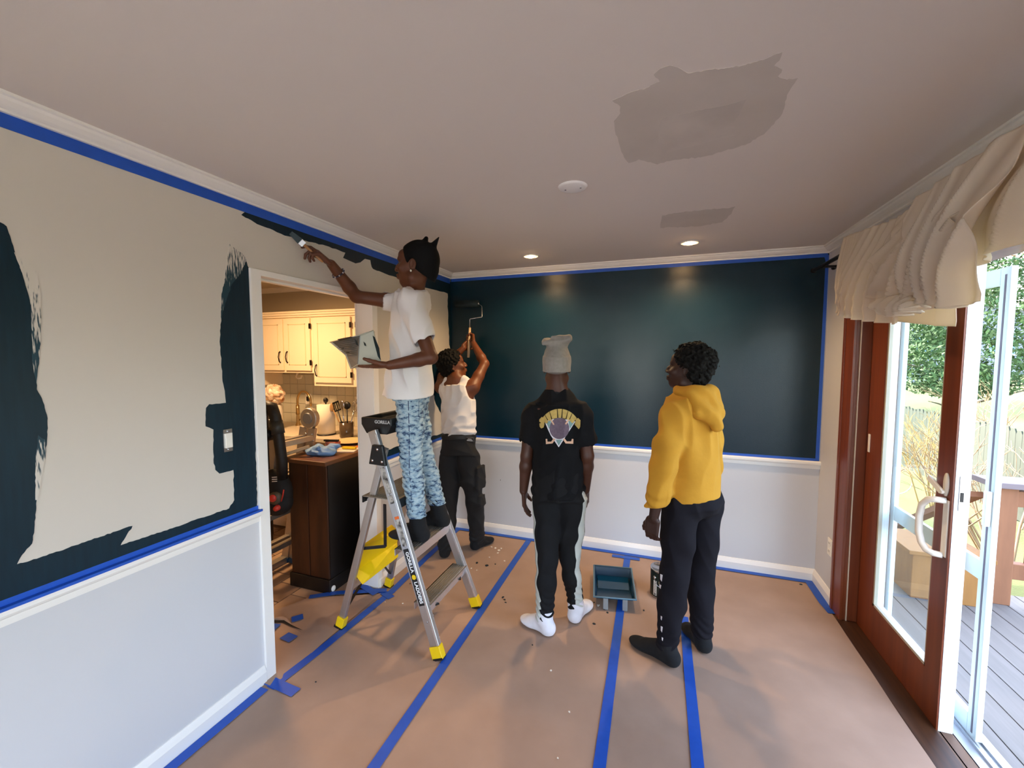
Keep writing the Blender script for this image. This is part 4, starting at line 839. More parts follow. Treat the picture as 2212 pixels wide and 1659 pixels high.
for s in (-1, 1):
    MB().bar(fr(0.03, s), fr(1.235, s), 0.026, 0.058, (1, 0, 0.37)).build('front_rail', M_ALU, LD, bev=0.003)
    MB().bar(fr(0.05, s)+Vector((0.024, s*0.0, 0)), fr(1.22, s)+Vector((0.024, 0, 0)), 0.032, 0.010, (1, 0, 0.37)).build('rail_flange', mat('bright_aluminium', '#e4e4e6', 0.25, 0.8), LD)
    MB().bar(rrp(0.03, s), rrp(1.13, s), 0.024, 0.042, (1, 0, -0.27)).build('rear_rail', M_ALU, LD, bev=0.003)
    for fn in (fr, rrp):
        d = (fn(0.1, s)-fn(0, s)).normalized()
        ft = MB().bar(fn(0.008, s), fn(0.075, s), 0.042, 0.066 if fn is fr else 0.052, (1, 0, 0)).build('foot', M_YEL, LD, bev=0.004)
        MB().bar(fn(0.0, s)+Vector((0, 0, 0.006)), fn(0.012, s)+Vector((0, 0, 0.006)), 0.044, 0.06, (1, 0, 0)).build('tread_pad', M_BLACKP, ft)
    c = fr(1.10, s)+Vector((-0.004, s*0.016, 0))
    poly = [(-0.055, -0.055), (0.060, -0.060), (0.040, 0.058), (-0.030, 0.060)]
    br = MB().prism(poly, lambda u, v, h: c+Vector((u, h, v)), -0.012, 0.012).build('hinge_bracket', M_BLACKP, LD, bev=0.005)
    for u, v in ((0.005, 0.035), (-0.03, -0.032), (0.035, -0.035)): MB().lathe([(0.0001, 0.016), (0.008, 0.014), (0.010, 0.010)], c+Vector((u, 0, v)), (0, s, 0), 10).build('rivet', M_STEEL, br)
    for z in (0.88, 0.60, 0.31, 0.20): MB().lathe([(0.0001, 0.0165), (0.005, 0.0155), (0.006, 0.012)], fr(z, s), (0, s, 0), 8).build('rivet', M_STEEL, LD)
    # spreader bars
    a = fr(0.80, s)+Vector((-0.10, -s*0.035, 0)); b = Vector((-1.515, rrp(0.5, s).y-s*0.03, 0.535)); c2 = rrp(0.50, s)+Vector((0.0, -s*0.02, 0))
    MB().bar(a, b, 0.006, 0.018, (1, 0, 0)).build('spreader', M_BLACKP, LD); MB().bar(b, c2, 0.006, 0.018, (0, 0, 1)).build('spreader', M_BLACKP, LD)
    MB().bar(fr(0.25, s)+Vector((-.02, -s*0.02, 0)), fr(0.14, s)+Vector((-.02, -s*0.02, 0))+Vector((0, -s*0.09, 0.10)), 0.008, 0.018, (1, 0, 0)).build('step_brace', M_BLACKP, LD)
for k, (z, dep) in enumerate(((0.285, 0.095), (0.565, 0.125), (0.845, 0.25))):
    a, b = fr(z, -1), fr(z, 1); x1 = a.x+0.030; x0 = x1-dep
    st = MB().box((x0, a.y+0.004, z-0.004), (x1-0.006, b.y-0.004, z)).build('step', M_RIB, LD)
    MB().box((x1-0.008, a.y+0.004, z-0.052), (x1, b.y-0.004, z+0.001)).build('step_front', mat('bright_aluminium', '#e4e4e6') if k < 2 else M_BLACKP, st)
    MB().box((x0, a.y+0.004, z-0.040), (x0+0.006, b.y-0.004, z)).build('step_back', M_ALU if k < 2 else M_BLACKP, st)
    rb = MB()
    for i in range(7 if k < 2 else 15): rb.box((x0+0.012+i*0.0145, a.y+0.008, z-0.001), (x0+0.018+i*0.0145, b.y-0.008, z+0.003))
    rb.build('tread_ribs', mat('worn_tread', '#8b857a', 0.5, 0.6), st)
    if k == 2:
        for s in (-1, 1): MB().bar((x0+0.02, fr(z, s).y-s*0.03, z-0.02), rrp(0.80, s)+Vector((0, -s*0.01, 0)), 0.008, 0.02).build('platform_link', M_ALU, LD)
MB().bar(rrp(0.26, -1), rrp(0.26, 1), 0.012, 0.040, (0, 0, 1)).build('rear_brace', M_ALU, LD)
for s in (-1, 1): MB().bar(rrp(0.10, s), rrp(0.25, s)+Vector((0, -s*0.13, 0)), 0.006, 0.016, (1, 0, 0)).build('corner_brace', M_BLACKP, LD)
# black top tray
tc0 = Vector((-1.555, 2.20, 1.265)); tw_, td_ = 0.175, 0.105
cap = MB()
lo = [(-td_*0.70, -tw_), (td_*0.70, -tw_), (td_*0.70, tw_), (-td_*0.70, tw_)]; hi = [(-td_, -tw_*1.03), (td_, -tw_*1.03), (td_, tw_*1.03), (-td_, tw_*1.03)]
ins = [(x*0.86, y*0.93) for x, y in hi]
V = [tc0+Vector((x, y, -0.055)) for x, y in lo]+[tc0+Vector((x, y, 0.0)) for x, y in hi]+[tc0+Vector((x, y, 0.042)) for x, y in hi]+[tc0+Vector((x, y, 0.042)) for x, y in ins]+[tc0+Vector((x*0.95, y*0.97, 0.010)) for x, y in ins]
F = [(3, 2, 1, 0)]
for l in range(4): F += [(l*4+i, l*4+(i+1) % 4, (l+1)*4+(i+1) % 4, (l+1)*4+i) for i in range(4)]
F += [(16, 17, 18, 19)]
tray_o = cap.add(V, F).build('top_tray', M_BLACKP, LD, bev=0.006)
MT = Matrix.Translation(tc0+Vector((0.045, -tw_*1.03-0.001, 0.018))) @ Matrix.Rotation(math.pi/2, 4, 'X')
text_mesh('GORILLA', 0.026, MT, mat('grey_lettering', '#b9b9b9', 0.5), tray_o, bold=0.0006)
for dx in (-0.02, 0.012): MB().lathe([(0.0001, 0.004), (0.007, 0.003), (0.008, 0)], tc0+Vector((dx-0.02, -tw_*0.98, -0.035)), (0, -1, -0.1), 10).build('rivet', M_STEEL, tray_o)
# yellow folding paint shelf between the rear legs
yl = MB()
def Py(u, v, y): return px(u, v, 1, y)
yn_, yf_ = 2.015, 2.40
A = Py(783, 1263, yn_); B = Py(860, 1203, yf_); C = Py(779, 1181, yn_); D = Py(858, 1172, yf_); E1 = Py(764, 1238, yn_)
F2 = Py(846, 1134, yf_); G2 = Py(862, 1150, yf_)
def panel(pts, t, nm, nrm):
    film(nm, pts, Vector(nrm)*1.0, t, M_YEL, LD)
panel([A, B, D, C, E1], 0.006, 'paint_shelf', (0.3, -0.3, 0.4)); panel([C, D, G2, F2], 0.006, 'shelf_flap', (0.2, -0.2, 0.6))
# printed name plate on the near front rail
def on_rail(z): return fr(z, -1)+Vector((0, -0.0136, 0))
pa, pb = on_rail(0.585), on_rail(0.285)
dr = (pb-pa).normalized()
MB().bar(pa, pb, 0.0012, 0.040, Vector((1, 0, 0.37))).build('name_plate', M_BLACKP, LD)
ax = dr; ay = Vector((1, 0, 0.372)).normalized(); az = ax.cross(ay); 
if az.y > 0: ay = -ay; az = ax.cross(ay)
ay = (ay-ax*ay.dot(ax)).normalized(); az = ax.cross(ay)
def railM(t): 
    M = Matrix((ax, ay, az)).transposed().to_4x4(); M.translation = pa+(pb-pa)*t+Vector((0, -0.0010, 0)); return M
M_LET = mat('white_lettering', '#f2f2f2', 0.5)
text_mesh('GORILLA', 0.029, railM(0.235), M_LET, LD, bold=0.0008); text_mesh('LADDERS', 0.029, railM(0.77), M_LET, LD, bold=0.0008)
MI = railM(0.50); MB().prism([(-0.014, -0.006), (-0.006, -0.013), (0.008, -0.013), (0.014, -0.002), (0.010, 0.010), (-0.002, 0.013), (-0.012, 0.008)], lambda u, v, h: MI @ Vector((u, v, h)), 0, 0.0008).build('badge', M_YEL, LD)
for z0_, z1_, m in ((1.03, 0.885, M_LABEL), (0.875, 0.83, M_LABEL), (0.745, 0.60, M_LABEL)): MB().bar(on_rail(z0_), on_rail(z1_), 0.0012, 0.030, Vector((1, 0, 0.37))).build('safety_sticker', m, LD)
MB().bar(on_rail(0.76), on_rail(0.745), 0.0014, 0.030, Vector((1, 0, 0.37))).build('orange_sticker', mat('orange_print', '#e06a28', 0.5), LD)

# ================================================================ paint tray on the floor
M_TRAY = mat('teal_smeared_plastic', '#0b3350', 0.22, var=(5, 0.5), color2='#102a33')
RZ = 0.085
cor = [px(u, v, 2, RZ) for u, v in ((1283, 1221), (1364, 1228), (1374, 1296), (1283, 1289))]    # far-left, far-right, near-right, near-left
t = thing('paint_tray', 'plastic paint tray smeared with teal paint on the floor', 'paint tray', ((cor[0].x+cor[2].x)/2, (cor[0].y+cor[2].y)/2, 0))
cen = sum(cor, Vector())/4
def tp_(k, inset, z): return Vector((cor[k].x+(cen.x-cor[k].x)*inset, cor[k].y+(cen.y-cor[k].y)*inset, z))
zf, zn = 0.014, 0.060
V = [tp_(k, 0.0, RZ) for k in range(4)] + [tp_(k, 0.06, RZ) for k in range(4)]
bot = [tp_(0, 0.14, zf), tp_(1, 0.14, zf), tp_(2, 0.14, zn), tp_(3, 0.14, zn)]
midl = bot[0].lerp(bot[3], 0.36); midr = bot[1].lerp(bot[2], 0.36); midl.z = midr.z = zf
V += [bot[0], bot[1], midr, bot[2], bot[3], midl]
F = [(k, (k+1) % 4, 4+(k+1) % 4, 4+k) for k in range(4)] + [(8, 9, 10, 13), (13, 10, 11, 12), (4, 5, 9, 8), (5, 6, 11, 10, 9), (6, 7, 12, 11), (7, 4, 8, 13, 12)]
MB().add(V, F).build('tray_shell', M_TRAY, t, solid=0.004, bev=0.004)
rim = MB().tube([tp_(k, 0, RZ) for k in (0, 1, 2, 3)]+[tp_(0, 0, RZ)], 0.006, 8); rim.build('rim', mat('rim_plastic', '#5d7f92', 0.35), t)
for f_ in (0.28, 0.74):
    c = cor[3].lerp(cor[2], f_); MB().box((c.x-0.016, c.y-0.004, 0.004), (c.x+0.016, c.y+0.012, RZ-0.006)).build('leg', mat('grey_tray_leg', '#8c8f90', 0.5), t, bev=0.004)
M_WET = mat('wet_teal_paint', '#0b3c5a', 0.08)
MB().add([midl.lerp(bot[0], -0.35)+Vector((0.01, 0, .012)), midr.lerp(bot[1], -0.35)+Vector((-0.01, 0, .012)), bot[1]+Vector((-0.008, -0.006, .016)), bot[0]+Vector((0.008, -0.006, .016))], [(0, 1, 2, 3)]).build('paint_pool', M_WET, t)
# ================================================================ paint can
cp = Vector((0.062, 3.005, 0.004))
t = thing('paint_can', 'dark green labelled metal paint can on the brown paper', 'paint can', cp)
MB().lathe([(0.0001, 0.0), (0.082, 0.0), (0.084, 0.004), (0.082, 0.008), (0.082, 0.184), (0.085, 0.188), (0.084, 0.194), (0.076, 0.193), (0.074, 0.186), (0.0001, 0.184)], cp, n=48).build('can_body', M_STEEL, t)
MB().lathe([(0.0828, 0.010), (0.0828, 0.180)], cp, n=48).build('label_wrap', mat('dark_green_label', '#16241d', 0.45), t)
def on_can(a, z, r=0.0834): return cp+Vector((r*math.sin(a), -r*math.cos(a), z))
def can_patch(a0, a1, z0, z1, m, nm, par): MB().grid(lambda u, v: on_can(a0+(a1-a0)*u, z0+(z1-z0)*v), 6, 1).build(nm, m, par)
WP = mat('label_white', '#e6e3da', 0.5)
can_patch(-0.82, -0.50, 0.020, 0.125, WP, 'barcode_panel', t)
for i in range(7): can_patch(-0.78, -0.54, 0.036+i*0.011, 0.0395+i*0.011, M_BLACKP, 'barcode_bar', t)
can_patch(-0.78, -0.54, 0.022, 0.034, mat('label_grey', '#4c4f4e', 0.5), 'print_block', t); can_patch(-0.30, 0.05, 0.014, 0.040, WP, 'text_panel', t); can_patch(-0.27, -0.14, 0.020, 0.034, mat('label_blue', '#2b5c94', 0.5), 'blue_mark', t)
MB().tube([on_can(a, z, 0.0836) for a, z in ((-0.22, 0.150), (-0.30, 0.120), (-0.22, 0.098), (-0.06, 0.105), (0.02, 0.120), (-0.10, 0.140), (-0.22, 0.150))], 0.0035, 6).build('emblem', mat('label_gold', '#cfbf95', 0.5), t)
MB().lathe([(0.0001, 0.006), (0.010, 0.005), (0.011, 0)], on_can(-0.72, 0.145, 0.083), (-0.66, -0.75, 0), 14).build('bail_ear', M_STEEL, t)
MB().tube([on_can(-0.72, 0.145, 0.088), on_can(-0.4, 0.10, 0.093), on_can(0.2, 0.075, 0.095), on_can(0.9, 0.10, 0.094), on_can(1.6, 0.13, 0.09), on_can(2.42, 0.145, 0.088)], 0.0018, 6).build('bail_handle', M_STEEL, t)
can_patch(-0.82, -0.50, 0.020, 0.021, WP, 'label_edge', t)

# ================================================================ curtain rods and swag valance
RX = 0.985
t = thing('curtain_rod', 'dark double curtain rod above the patio door', 'curtain rod', (RX, 2.4, 2.25))
MB().tube([(RX, 3.40, 2.250), (RX, 0.6, 2.250)], 0.0125, 12).ell((RX, 3.405, 2.250), (0.018, 0.022, 0.018)).build('front_rod', M_DARKBR, t)
MB().tube([(RX+0.075, 3.27, 2.240), (RX+0.075, 0.6, 2.240)], 0.009, 10).ell((RX+0.075, 3.28, 2.240), (0.013, 0.03, 0.013)).build('back_rod', M_DARKBR, t)
for y in (3.20, 1.0): MB().box((XR-0.008, y-0.012, 2.16), (XR, y+0.012, 2.30)).bar((XR-0.004, y, 2.232), (RX-0.01, y, 2.236), 0.016, 0.014).build('bracket', M_BLACKP, t)
mc = bpy.data.materials.new('cream_curtain_cloth'); mc.use_nodes = True; nt = mc.node_tree; b = nt.nodes['Principled BSDF']
b.inputs['Base Color'].default_value = (*lin('#f0e7d8'), 1); b.inputs['Roughness'].default_value = 0.85
trl = nt.nodes.new('ShaderNodeBsdfTranslucent'); trl.inputs[0].default_value = (*lin('#e3cfae'), 1); mx = nt.nodes.new('ShaderNodeMixShader'); mx.inputs[0].default_value = 0.42
nt.links.new(b.outputs[0], mx.inputs[1]); nt.links.new(trl.outputs[0], mx.inputs[2]); nt.links.new(mx.outputs[0], nt.nodes['Material Output'].inputs[0])
nz = nt.nodes.new('ShaderNodeTexNoise'); nz.inputs['Scale'].default_value = 380; bp = nt.nodes.new('ShaderNodeBump'); bp.inputs['Strength'].default_value = 0.15; bp.inputs['Distance'].default_value = 0.002
tcn = nt.nodes.new('ShaderNodeTexCoord'); nt.links.new(tcn.outputs['Object'], nz.inputs[0]); nt.links.new(nz.outputs[0], bp.inputs['Height']); nt.links.new(bp.outputs[0], b.inputs['Normal'])
def curve_at(c, s):
    k = s*(len(c)-1); i = min(int(k), len(c)-2); f = k-i; f = f*f*(3-2*f)*0.35+f*0.65
    return c[i]*(1-f)+c[i+1]*f
def cloth_layer(nm, topc, botc, folds, amp, xoff, parent, nu=90, nv=70, bulge=0.06, diag=0.0, thick=0.003, seed=1):
    r = random.Random(seed); p1, p2 = r.uniform(0, 6), r.uniform(0, 6)
    T = [Vector(p) for p in topc]; Bq = [Vector(p) for p in botc]
    def fn(a, v):
        A = curve_at(T, a); Bm = curve_at(Bq, a); P = A.lerp(Bm, v)
        w = (0.25+0.75*v)*(1-0.15*v)
        ph = folds*2*math.pi*(a+diag*v)+0.9*math.sin(5*a+p1)+0.7*math.sin(4*v+p2)
        d = amp*w*(1.1-1.7*abs(math.sin(ph/2))**0.8+0.30*math.sin(1.9*ph+p2))
        P = P+Vector((-xoff-bulge*math.sin(math.pi*min(1, v*1.05))*(0.4+0.6*v)-d, 0.35*amp*w*math.cos(ph), 0))
        return P
    o = MB().grid(fn, nu, nv).build(nm, mc, parent, solid=thick)
    return o
def cpx(lst, x=RX): return [px(u, v, 0, x) for u, v in lst]
val = thing('swag_valance', 'cream fabric swag valance draped over the rod above the patio door', 'curtain', (RX, 2.2, 2.0))
# gathered tail hanging at the far end
cloth_layer('gathered_tail', cpx([(1838, 512), (1850, 506), (1866, 500), (1884, 496)]), cpx([(1826, 655), (1834, 670), (1846, 678), (1858, 682)]), 5.0, 0.022, 0.030, val, 60, 40, 0.02, 0.0, seed=2)
# swept swag: folds run from the rod on the right down to the far lower corner
top1 = cpx([(1878, 498), (1910, 486), (1940, 477), (1972, 462), (2004, 450)]); bot1 = cpx([(1834, 672), (1842, 680), (1862, 688), (1900, 694), (1965, 700)])
cloth_layer('swept_fold', top1, bot1, 7.0, 0.030, 0.036, val, 110, 60, 0.05, 0.0, seed=3)
cloth_layer('swag_lining', cpx([(1960, 560), (2000, 500), (2040, 470), (2080, 440)]), cpx([(1880, 692), (1940, 698), (2000, 704), (2036, 706)]), 1.5, 0.012, -0.030, val, 50, 40, 0.02, 0.1, seed=4)
top2 = cpx([(1990, 456), (2030, 430), (2070, 402), (2110, 378), (2150, 350), (2230, 300)]); bot2 = cpx([(1925, 640), (1960, 668), (2000, 678), (2050, 662), (2090, 640), (2130, 620)])
cloth_layer('puffed_swag', top2, bot2, 4.0, 0.050, 0.050, val, 120, 80, 0.075, 0.5, seed=5)
top3 = cpx([(2040, 424), (2090, 392), (2140, 356), (2200, 318), (2330, 240)]); bot3 = cpx([(2030, 640), (2075, 652), (2110, 654), (2140, 664), (2172, 650)])
cloth_layer('front_jabot', top3, bot3, 3.5, 0.050, 0.085, val, 120, 80, 0.06, 0.3, seed=6)
top4 = [Vector((RX, y, 2.262)) for y in (2.05, 1.8, 1.5, 1.2, 0.9)]; bot4 = [Vector((RX, 1.90, 1.93)), Vector((RX, 1.72, 1.96)), Vector((RX, 1.45, 1.98)), Vector((RX, 1.2, 1.93)), Vector((RX, 0.92, 1.75))]
cloth_layer('near_swag', top4, bot4, 5, 0.045, 0.055, val, 120, 50, 0.06, 0.3, seed=7)
ruf = cpx([(1950, 648), (1975, 640), (2010, 634), (2040, 636), (2062, 646)]); rub = cpx([(1972, 668), (1990, 680), (2020, 682), (2050, 674), (2075, 660)])
cloth_layer('ruffle', ruf, rub, 5.0, 0.045, 0.105, val, 90, 24, 0.02, 0.2, seed=8)

# ================================================================ people: signed-distance bodies meshed with surface nets
f32 = np.float32
class Field:
    def __init__(s, lo, hi, h):
        s.lo = np.array(lo, float); s.h = h; s.n = np.ceil((np.array(hi)-s.lo)/h).astype(int)+1
        s.ax = [(s.lo[i]+h*np.arange(s.n[i])).astype(f32) for i in range(3)]
        s.D = np.full(tuple(s.n), 0.2, f32)
    def _slice(s, lo, hi, m):
        i0 = np.clip(np.floor((np.array(lo)-m-s.lo)/s.h).astype(int), 0, s.n); i1 = np.clip(np.ceil((np.array(hi)+m-s.lo)/s.h).astype(int)+1, 0, s.n)
        sl = tuple(slice(a, b) for a, b in zip(i0, i1))
        return sl, (s.ax[0][sl[0]][:, None, None], s.ax[1][sl[1]][None, :, None], s.ax[2][sl[2]][None, None, :])
    def _put(s, sl, d, k, op):
        o = s.D[sl]
        if o.size == 0: return
        if op == 'add':
            h = np.clip(0.5+0.5*(o-d)/k, 0, 1); s.D[sl] = o*(1-h)+d*h-k*h*(1-h)
        elif op == 'sub':
            d = -d; h = np.clip(0.5-0.5*(o-d)/k, 0, 1); s.D[sl] = o*(1-h)+d*h+k*h*(1-h)
        elif op == 'clip': s.D[sl] = np.maximum(o, d)
    def cap(s, a, b, ra, rb=None, k=0.02, op='add'):
        rb = ra if rb is None else rb; a = np.array(a, float); b = np.array(b, float); m = max(ra, rb)
        sl, (X, Y, Z) = s._slice(np.minimum(a, b)-m, np.maximum(a, b)+m, 0.035+k)
        v = b-a; L2 = max(v@v, 1e-9)
        t = np.clip(((X-a[0])*v[0]+(Y-a[1])*v[1]+(Z-a[2])*v[2])/L2, 0, 1)
        d = np.sqrt((X-a[0]-t*v[0])**2+(Y-a[1]-t*v[1])**2+(Z-a[2]-t*v[2])**2)-(ra+(rb-ra)*t)
        s._put(sl, d.astype(f32), k, op); return s
    def chain(s, pts, rs, k=0.015, op='add'):
        for i in range(len(pts)-1): s.cap(pts[i], pts[i+1], rs[i], rs[i+1], k, op)
        return s
    def ell(s, c, r, F=None, k=0.02, op='add'):
        """F: 3x3 rows = axes"""
        c = np.array(c, float); m = max(r); F = np.eye(3) if F is None else F
        sl, (X, Y, Z) = s._slice(c-m, c+m, 0.035+k); x, y, z = X-c[0], Y-c[1], Z-c[2]
        q = [(x*F[i][0]+y*F[i][1]+z*F[i][2])/r[i] for i in range(3)]
        k0 = np.sqrt(q[0]**2+q[1]**2+q[2]**2)+1e-6; k1 = np.sqrt((q[0]/r[0])**2+(q[1]/r[1])**2+(q[2]/r[2])**2)+1e-6
        s._put(sl, (k0*(k0-1)/k1).astype(f32), k, op); return s
    def ecap(s, a, b, side, r0, r1, k=0.02, op='add', round_=0.0):
        """elliptic column a->b: r=(side radius, front radius) at each end, flat ends softened by k"""
        a = np.array(a, float); b = np.array(b, float); v = b-a; L = np.linalg.norm(v); u = v/L
        sd = np.array(side, float); sd -= u*(sd@u); sd /= np.linalg.norm(sd); fr_ = np.cross(u, sd); m = max(*r0, *r1)
        sl, (X, Y, Z) = s._slice(np.minimum(a, b)-m, np.maximum(a, b)+m, 0.035+k); x, y, z = X-a[0], Y-a[1], Z-a[2]
        t = (x*u[0]+y*u[1]+z*u[2])/L; tc = np.clip(t, 0, 1)
        p = x*sd[0]+y*sd[1]+z*sd[2]; q = x*fr_[0]+y*fr_[1]+z*fr_[2]
        rs = r0[0]+(r1[0]-r0[0])*tc; rf = r0[1]+(r1[1]-r0[1])*tc
        e = np.sqrt((p/rs)**2+(q/rf)**2)
        d = (e-1)*np.minimum(rs, rf); dz = np.maximum(-t*L, (t-1)*L)
        if round_: d = np.where(dz > 0, np.sqrt(np.maximum(d, 0)**2+dz**2)+np.minimum(d, 0), d)-0 
        else: d = np.maximum(d, dz)
        s._put(sl, d.astype(f32), k, op); return s
    def col(s, a, b, side, prof, k=0.02, op='add'):
        """elliptic column with several sections: prof = [(t, side radius, front radius)], flat ends"""
        a = np.array(a, float); b = np.array(b, float); v = b-a; L = np.linalg.norm(v); u = v/L
        sd = np.array(side, float); sd -= u*(sd@u); sd /= np.linalg.norm(sd); fr_ = np.cross(u, sd); m = max(max(q[1:]) for q in prof)
        sl, (X, Y, Z) = s._slice(np.minimum(a, b)-m, np.maximum(a, b)+m, 0.035+k); x, y, z = X-a[0], Y-a[1], Z-a[2]
        t = (x*u[0]+y*u[1]+z*u[2])/L; tc = np.clip(t, 0, 1); T = [q[0] for q in prof]
        p = x*sd[0]+y*sd[1]+z*sd[2]; q_ = x*fr_[0]+y*fr_[1]+z*fr_[2]
        rs = np.interp(tc, T, [q[1] for q in prof]); rf = np.interp(tc, T, [q[2] for q in prof])
        d = np.maximum((np.sqrt((p/rs)**2+(q_/rf)**2)-1)*np.minimum(rs, rf), np.maximum(-t*L, (t-1)*L))
        s._put(sl, d.astype(f32), k, op); return s
    def box(s, c, half, F, rad=0.005, k=0.01, op='add'):
        c = np.array(c, float); m = float(np.linalg.norm(half))
        sl, (X, Y, Z) = s._slice(c-m, c+m, 0.03+k); x, y, z = X-c[0], Y-c[1], Z-c[2]
        q = [np.abs(x*F[i][0]+y*F[i][1]+z*F[i][2])-(half[i]-rad) for i in range(3)]
        d = np.sqrt(sum(np.maximum(w, 0)**2 for w in q))+np.minimum(np.maximum(np.maximum(q[0], q[1]), q[2]), 0)-rad
        s._put(sl, d.astype(f32), k, op); return s
    def plane(s, p, n):
        """remove everything on the side n points to"""
        p = np.array(p, float); n = np.array(n, float); n /= np.linalg.norm(n)
        d = (s.ax[0][:, None, None]-p[0])*n[0]+(s.ax[1][None, :, None]-p[1])*n[1]+(s.ax[2][None, None, :]-p[2])*n[2]
        np.maximum(s.D, d.astype(f32), out=s.D); return s
    def displace(s, fn, band=0.04):
        i = np.nonzero(np.abs(s.D) < band); X, Y, Z = s.ax[0][i[0]], s.ax[1][i[1]], s.ax[2][i[2]]
        s.D[i] += fn(X, Y, Z).astype(f32); return s
    def mesh(s, name, m):
        D = s.D; ins = D < 0; n = s.n
        c = np.zeros(tuple(n-1), np.int8)
        for a in (0, 1):
            for b in (0, 1):
                for e in (0, 1): c += ins[a:n[0]-1+a, b:n[1]-1+b, e:n[2]-1+e]
        act = np.nonzero((c > 0) & (c < 8)); idx = np.full(tuple(n-1), -1, np.int32); idx[act] = np.arange(len(act[0]))
        pos = np.zeros((len(act[0]), 3)); cnt = np.zeros(len(act[0]))
        cor = [(a, b, e) for a in (0, 1) for b in (0, 1) for e in (0, 1)]
        val = {q: D[act[0]+q[0], act[1]+q[1], act[2]+q[2]] for q in cor}
        for q in cor:
            for ax in range(3):
                if q[ax]: continue
                w = list(q); w[ax] = 1; w = tuple(w); v0, v1 = val[q], val[w]; mk = (v0 < 0) != (v1 < 0)
                t = np.where(mk, v0/np.where(mk, v0-v1, 1), 0)
                for j in range(3): pos[:, j] += np.where(mk, q[j]+(t if j == ax else 0), 0)
                cnt += mk
        P = (pos/cnt[:, None]+np.stack(act, 1))*s.h+s.lo
        Q = []
        for ax in range(3):
            b, e = [(1, 2), (2, 0), (0, 1)][ax]
            A = [slice(1, -1)]*3; A[ax] = slice(0, -1); Bm = [slice(1, -1)]*3; Bm[ax] = slice(1, None)
            d = ins[tuple(A)].astype(np.int8)-ins[tuple(Bm)].astype(np.int8)
            for sg in (1, -1):
                I = np.nonzero(d == sg)
                I = [I[j]+(0 if j == ax else 1) for j in range(3)]
                def cell(ob, oe):
                    J = list(I); J[b] = I[b]+ob; J[e] = I[e]+oe; return idx[J[0], J[1], J[2]]
                q = np.stack([cell(-1, -1), cell(0, -1), cell(0, 0), cell(-1, 0)], 1)
                Q.append(q if sg == 1 else q[:, ::-1])
        Q = np.concatenate(Q)
        me = bpy.data.meshes.new(name); me.vertices.add(len(P)); me.vertices.foreach_set('co', P.astype(f32).ravel())
        me.loops.add(Q.size); me.loops.foreach_set('vertex_index', Q.astype(np.int32).ravel()); me.polygons.add(len(Q))
        me.polygons.foreach_set('loop_start', np.arange(0, Q.size, 4, dtype=np.int32)); me.polygons.foreach_set('loop_total', np.full(len(Q), 4, np.int32))
        me.polygons.foreach_set('use_smooth', np.ones(len(Q), bool)); me.update(calc_edges=True); me.validate()
        if m: me.materials.append(m)
        return me
def waves(seed, n, f0, f1, zs=1.0):
    r = np.random.default_rng(seed); d = r.normal(size=(n, 3)); d /= np.linalg.norm(d, axis=1)[:, None]; d[:, 2] *= zs; f = r.uniform(f0, f1, n); p = r.uniform(0, 6.28, n)
    return lambda X, Y, Z: sum(np.sin(f[i]*(d[i, 0]*X+d[i, 1]*Y+d[i, 2]*Z)+p[i]) for i in range(n))/n
def crease(seed, n, f0, f1, zs=1.0):
    w = waves(seed, n, f0, f1, zs); return lambda X, Y, Z: np.abs(w(X, Y, Z))*2-0.45
def V3(v): return np.array(tuple(v), float)
def nrm(v): v = np.array(v, float); return v/np.linalg.norm(v)
def P(u, v, y): return V3(px(u, v, 1, y))
def frame(f, up=(0, 0, 1)):
    f = nrm(f); u = np.array(up, float); u = nrm(u-f*(u@f)); return np.array([np.cross(f, u), f, u])     # right, forward, up
def mix(a, b, t): return np.array(a)*(1-t)+np.array(b)*t

def head(F, c, f, up=(0, 0, 1), s=1.0):
    A = frame(f, up); L = lambda x, y, z: np.array(c)+(A[0]*x+A[1]*y+A[2]*z)*s; R = lambda *r: [q*s for q in r]
    F.ell(L(0, -0.018, 0.032), R(.074, .095, .084), A, .02); F.ell(L(0, .028, -.028), R(.060, .066, .084), A, .03); F.ell(L(0, .052, -.094), R(.032, .032, .024), A, .03)
    F.cap(L(-.046, .0, -.075), L(.046, .0, -.075), .024*s, .024*s, .03)
    F.ell(L(0, .066, .045), R(.05, .03, .035), A, .02)
    F.cap(L(-.032, .080, .020), L(.032, .080, .020), .012*s, .012*s, .015)
    for x in (-1, 1):
        F.ell(L(x*.031, .099, .000), R(.017, .014, .011), A, .012, 'sub')
        F.ell(L(x*.040, .065, -.028), R(.022, .022, .018), A, .02)
    F.chain([L(0, .088, .008), L(0, .101, -.014), L(0, .106, -.030)], [.008*s, .010*s, .013*s], .010)
    for x in (-1, 1): F.ell(L(x*.014, .098, -.034), R(.009, .010, .008), A, .008)
    F.ell(L(0, .091, -.060), R(.026, .015, .008), A, .008); F.ell(L(0, .089, -.074), R(.023, .015, .009), A, .008)
    F.cap(L(-.02, .107, -.0668), L(.02, .107, -.0668), .0022*s, .0022*s, .004, 'sub')
    for x in (-1, 1):
        F.ell(L(x*.075, -.012, -.012), R(.009, .019, .031), A, .006); F.ell(L(x*.083, -.009, -.010), R(.006, .011, .019), A, .006, 'sub')
    return A, L
def eyes(body, L, s, parent):
    for x in (-1, 1):
        e = MB().ell(L(x*.031, .0700, .0005), (.0125*s,)*3, n=14, m=10).build('eye', mat('eye_white', '#6b5f57', 0.5), parent)
        MB().ell(L(x*.031, .0792, .0005), (.006*s, .004*s, .006*s), n=10, m=6).build('iris', mat('dark_iris', '#120b08', 0.15), e)
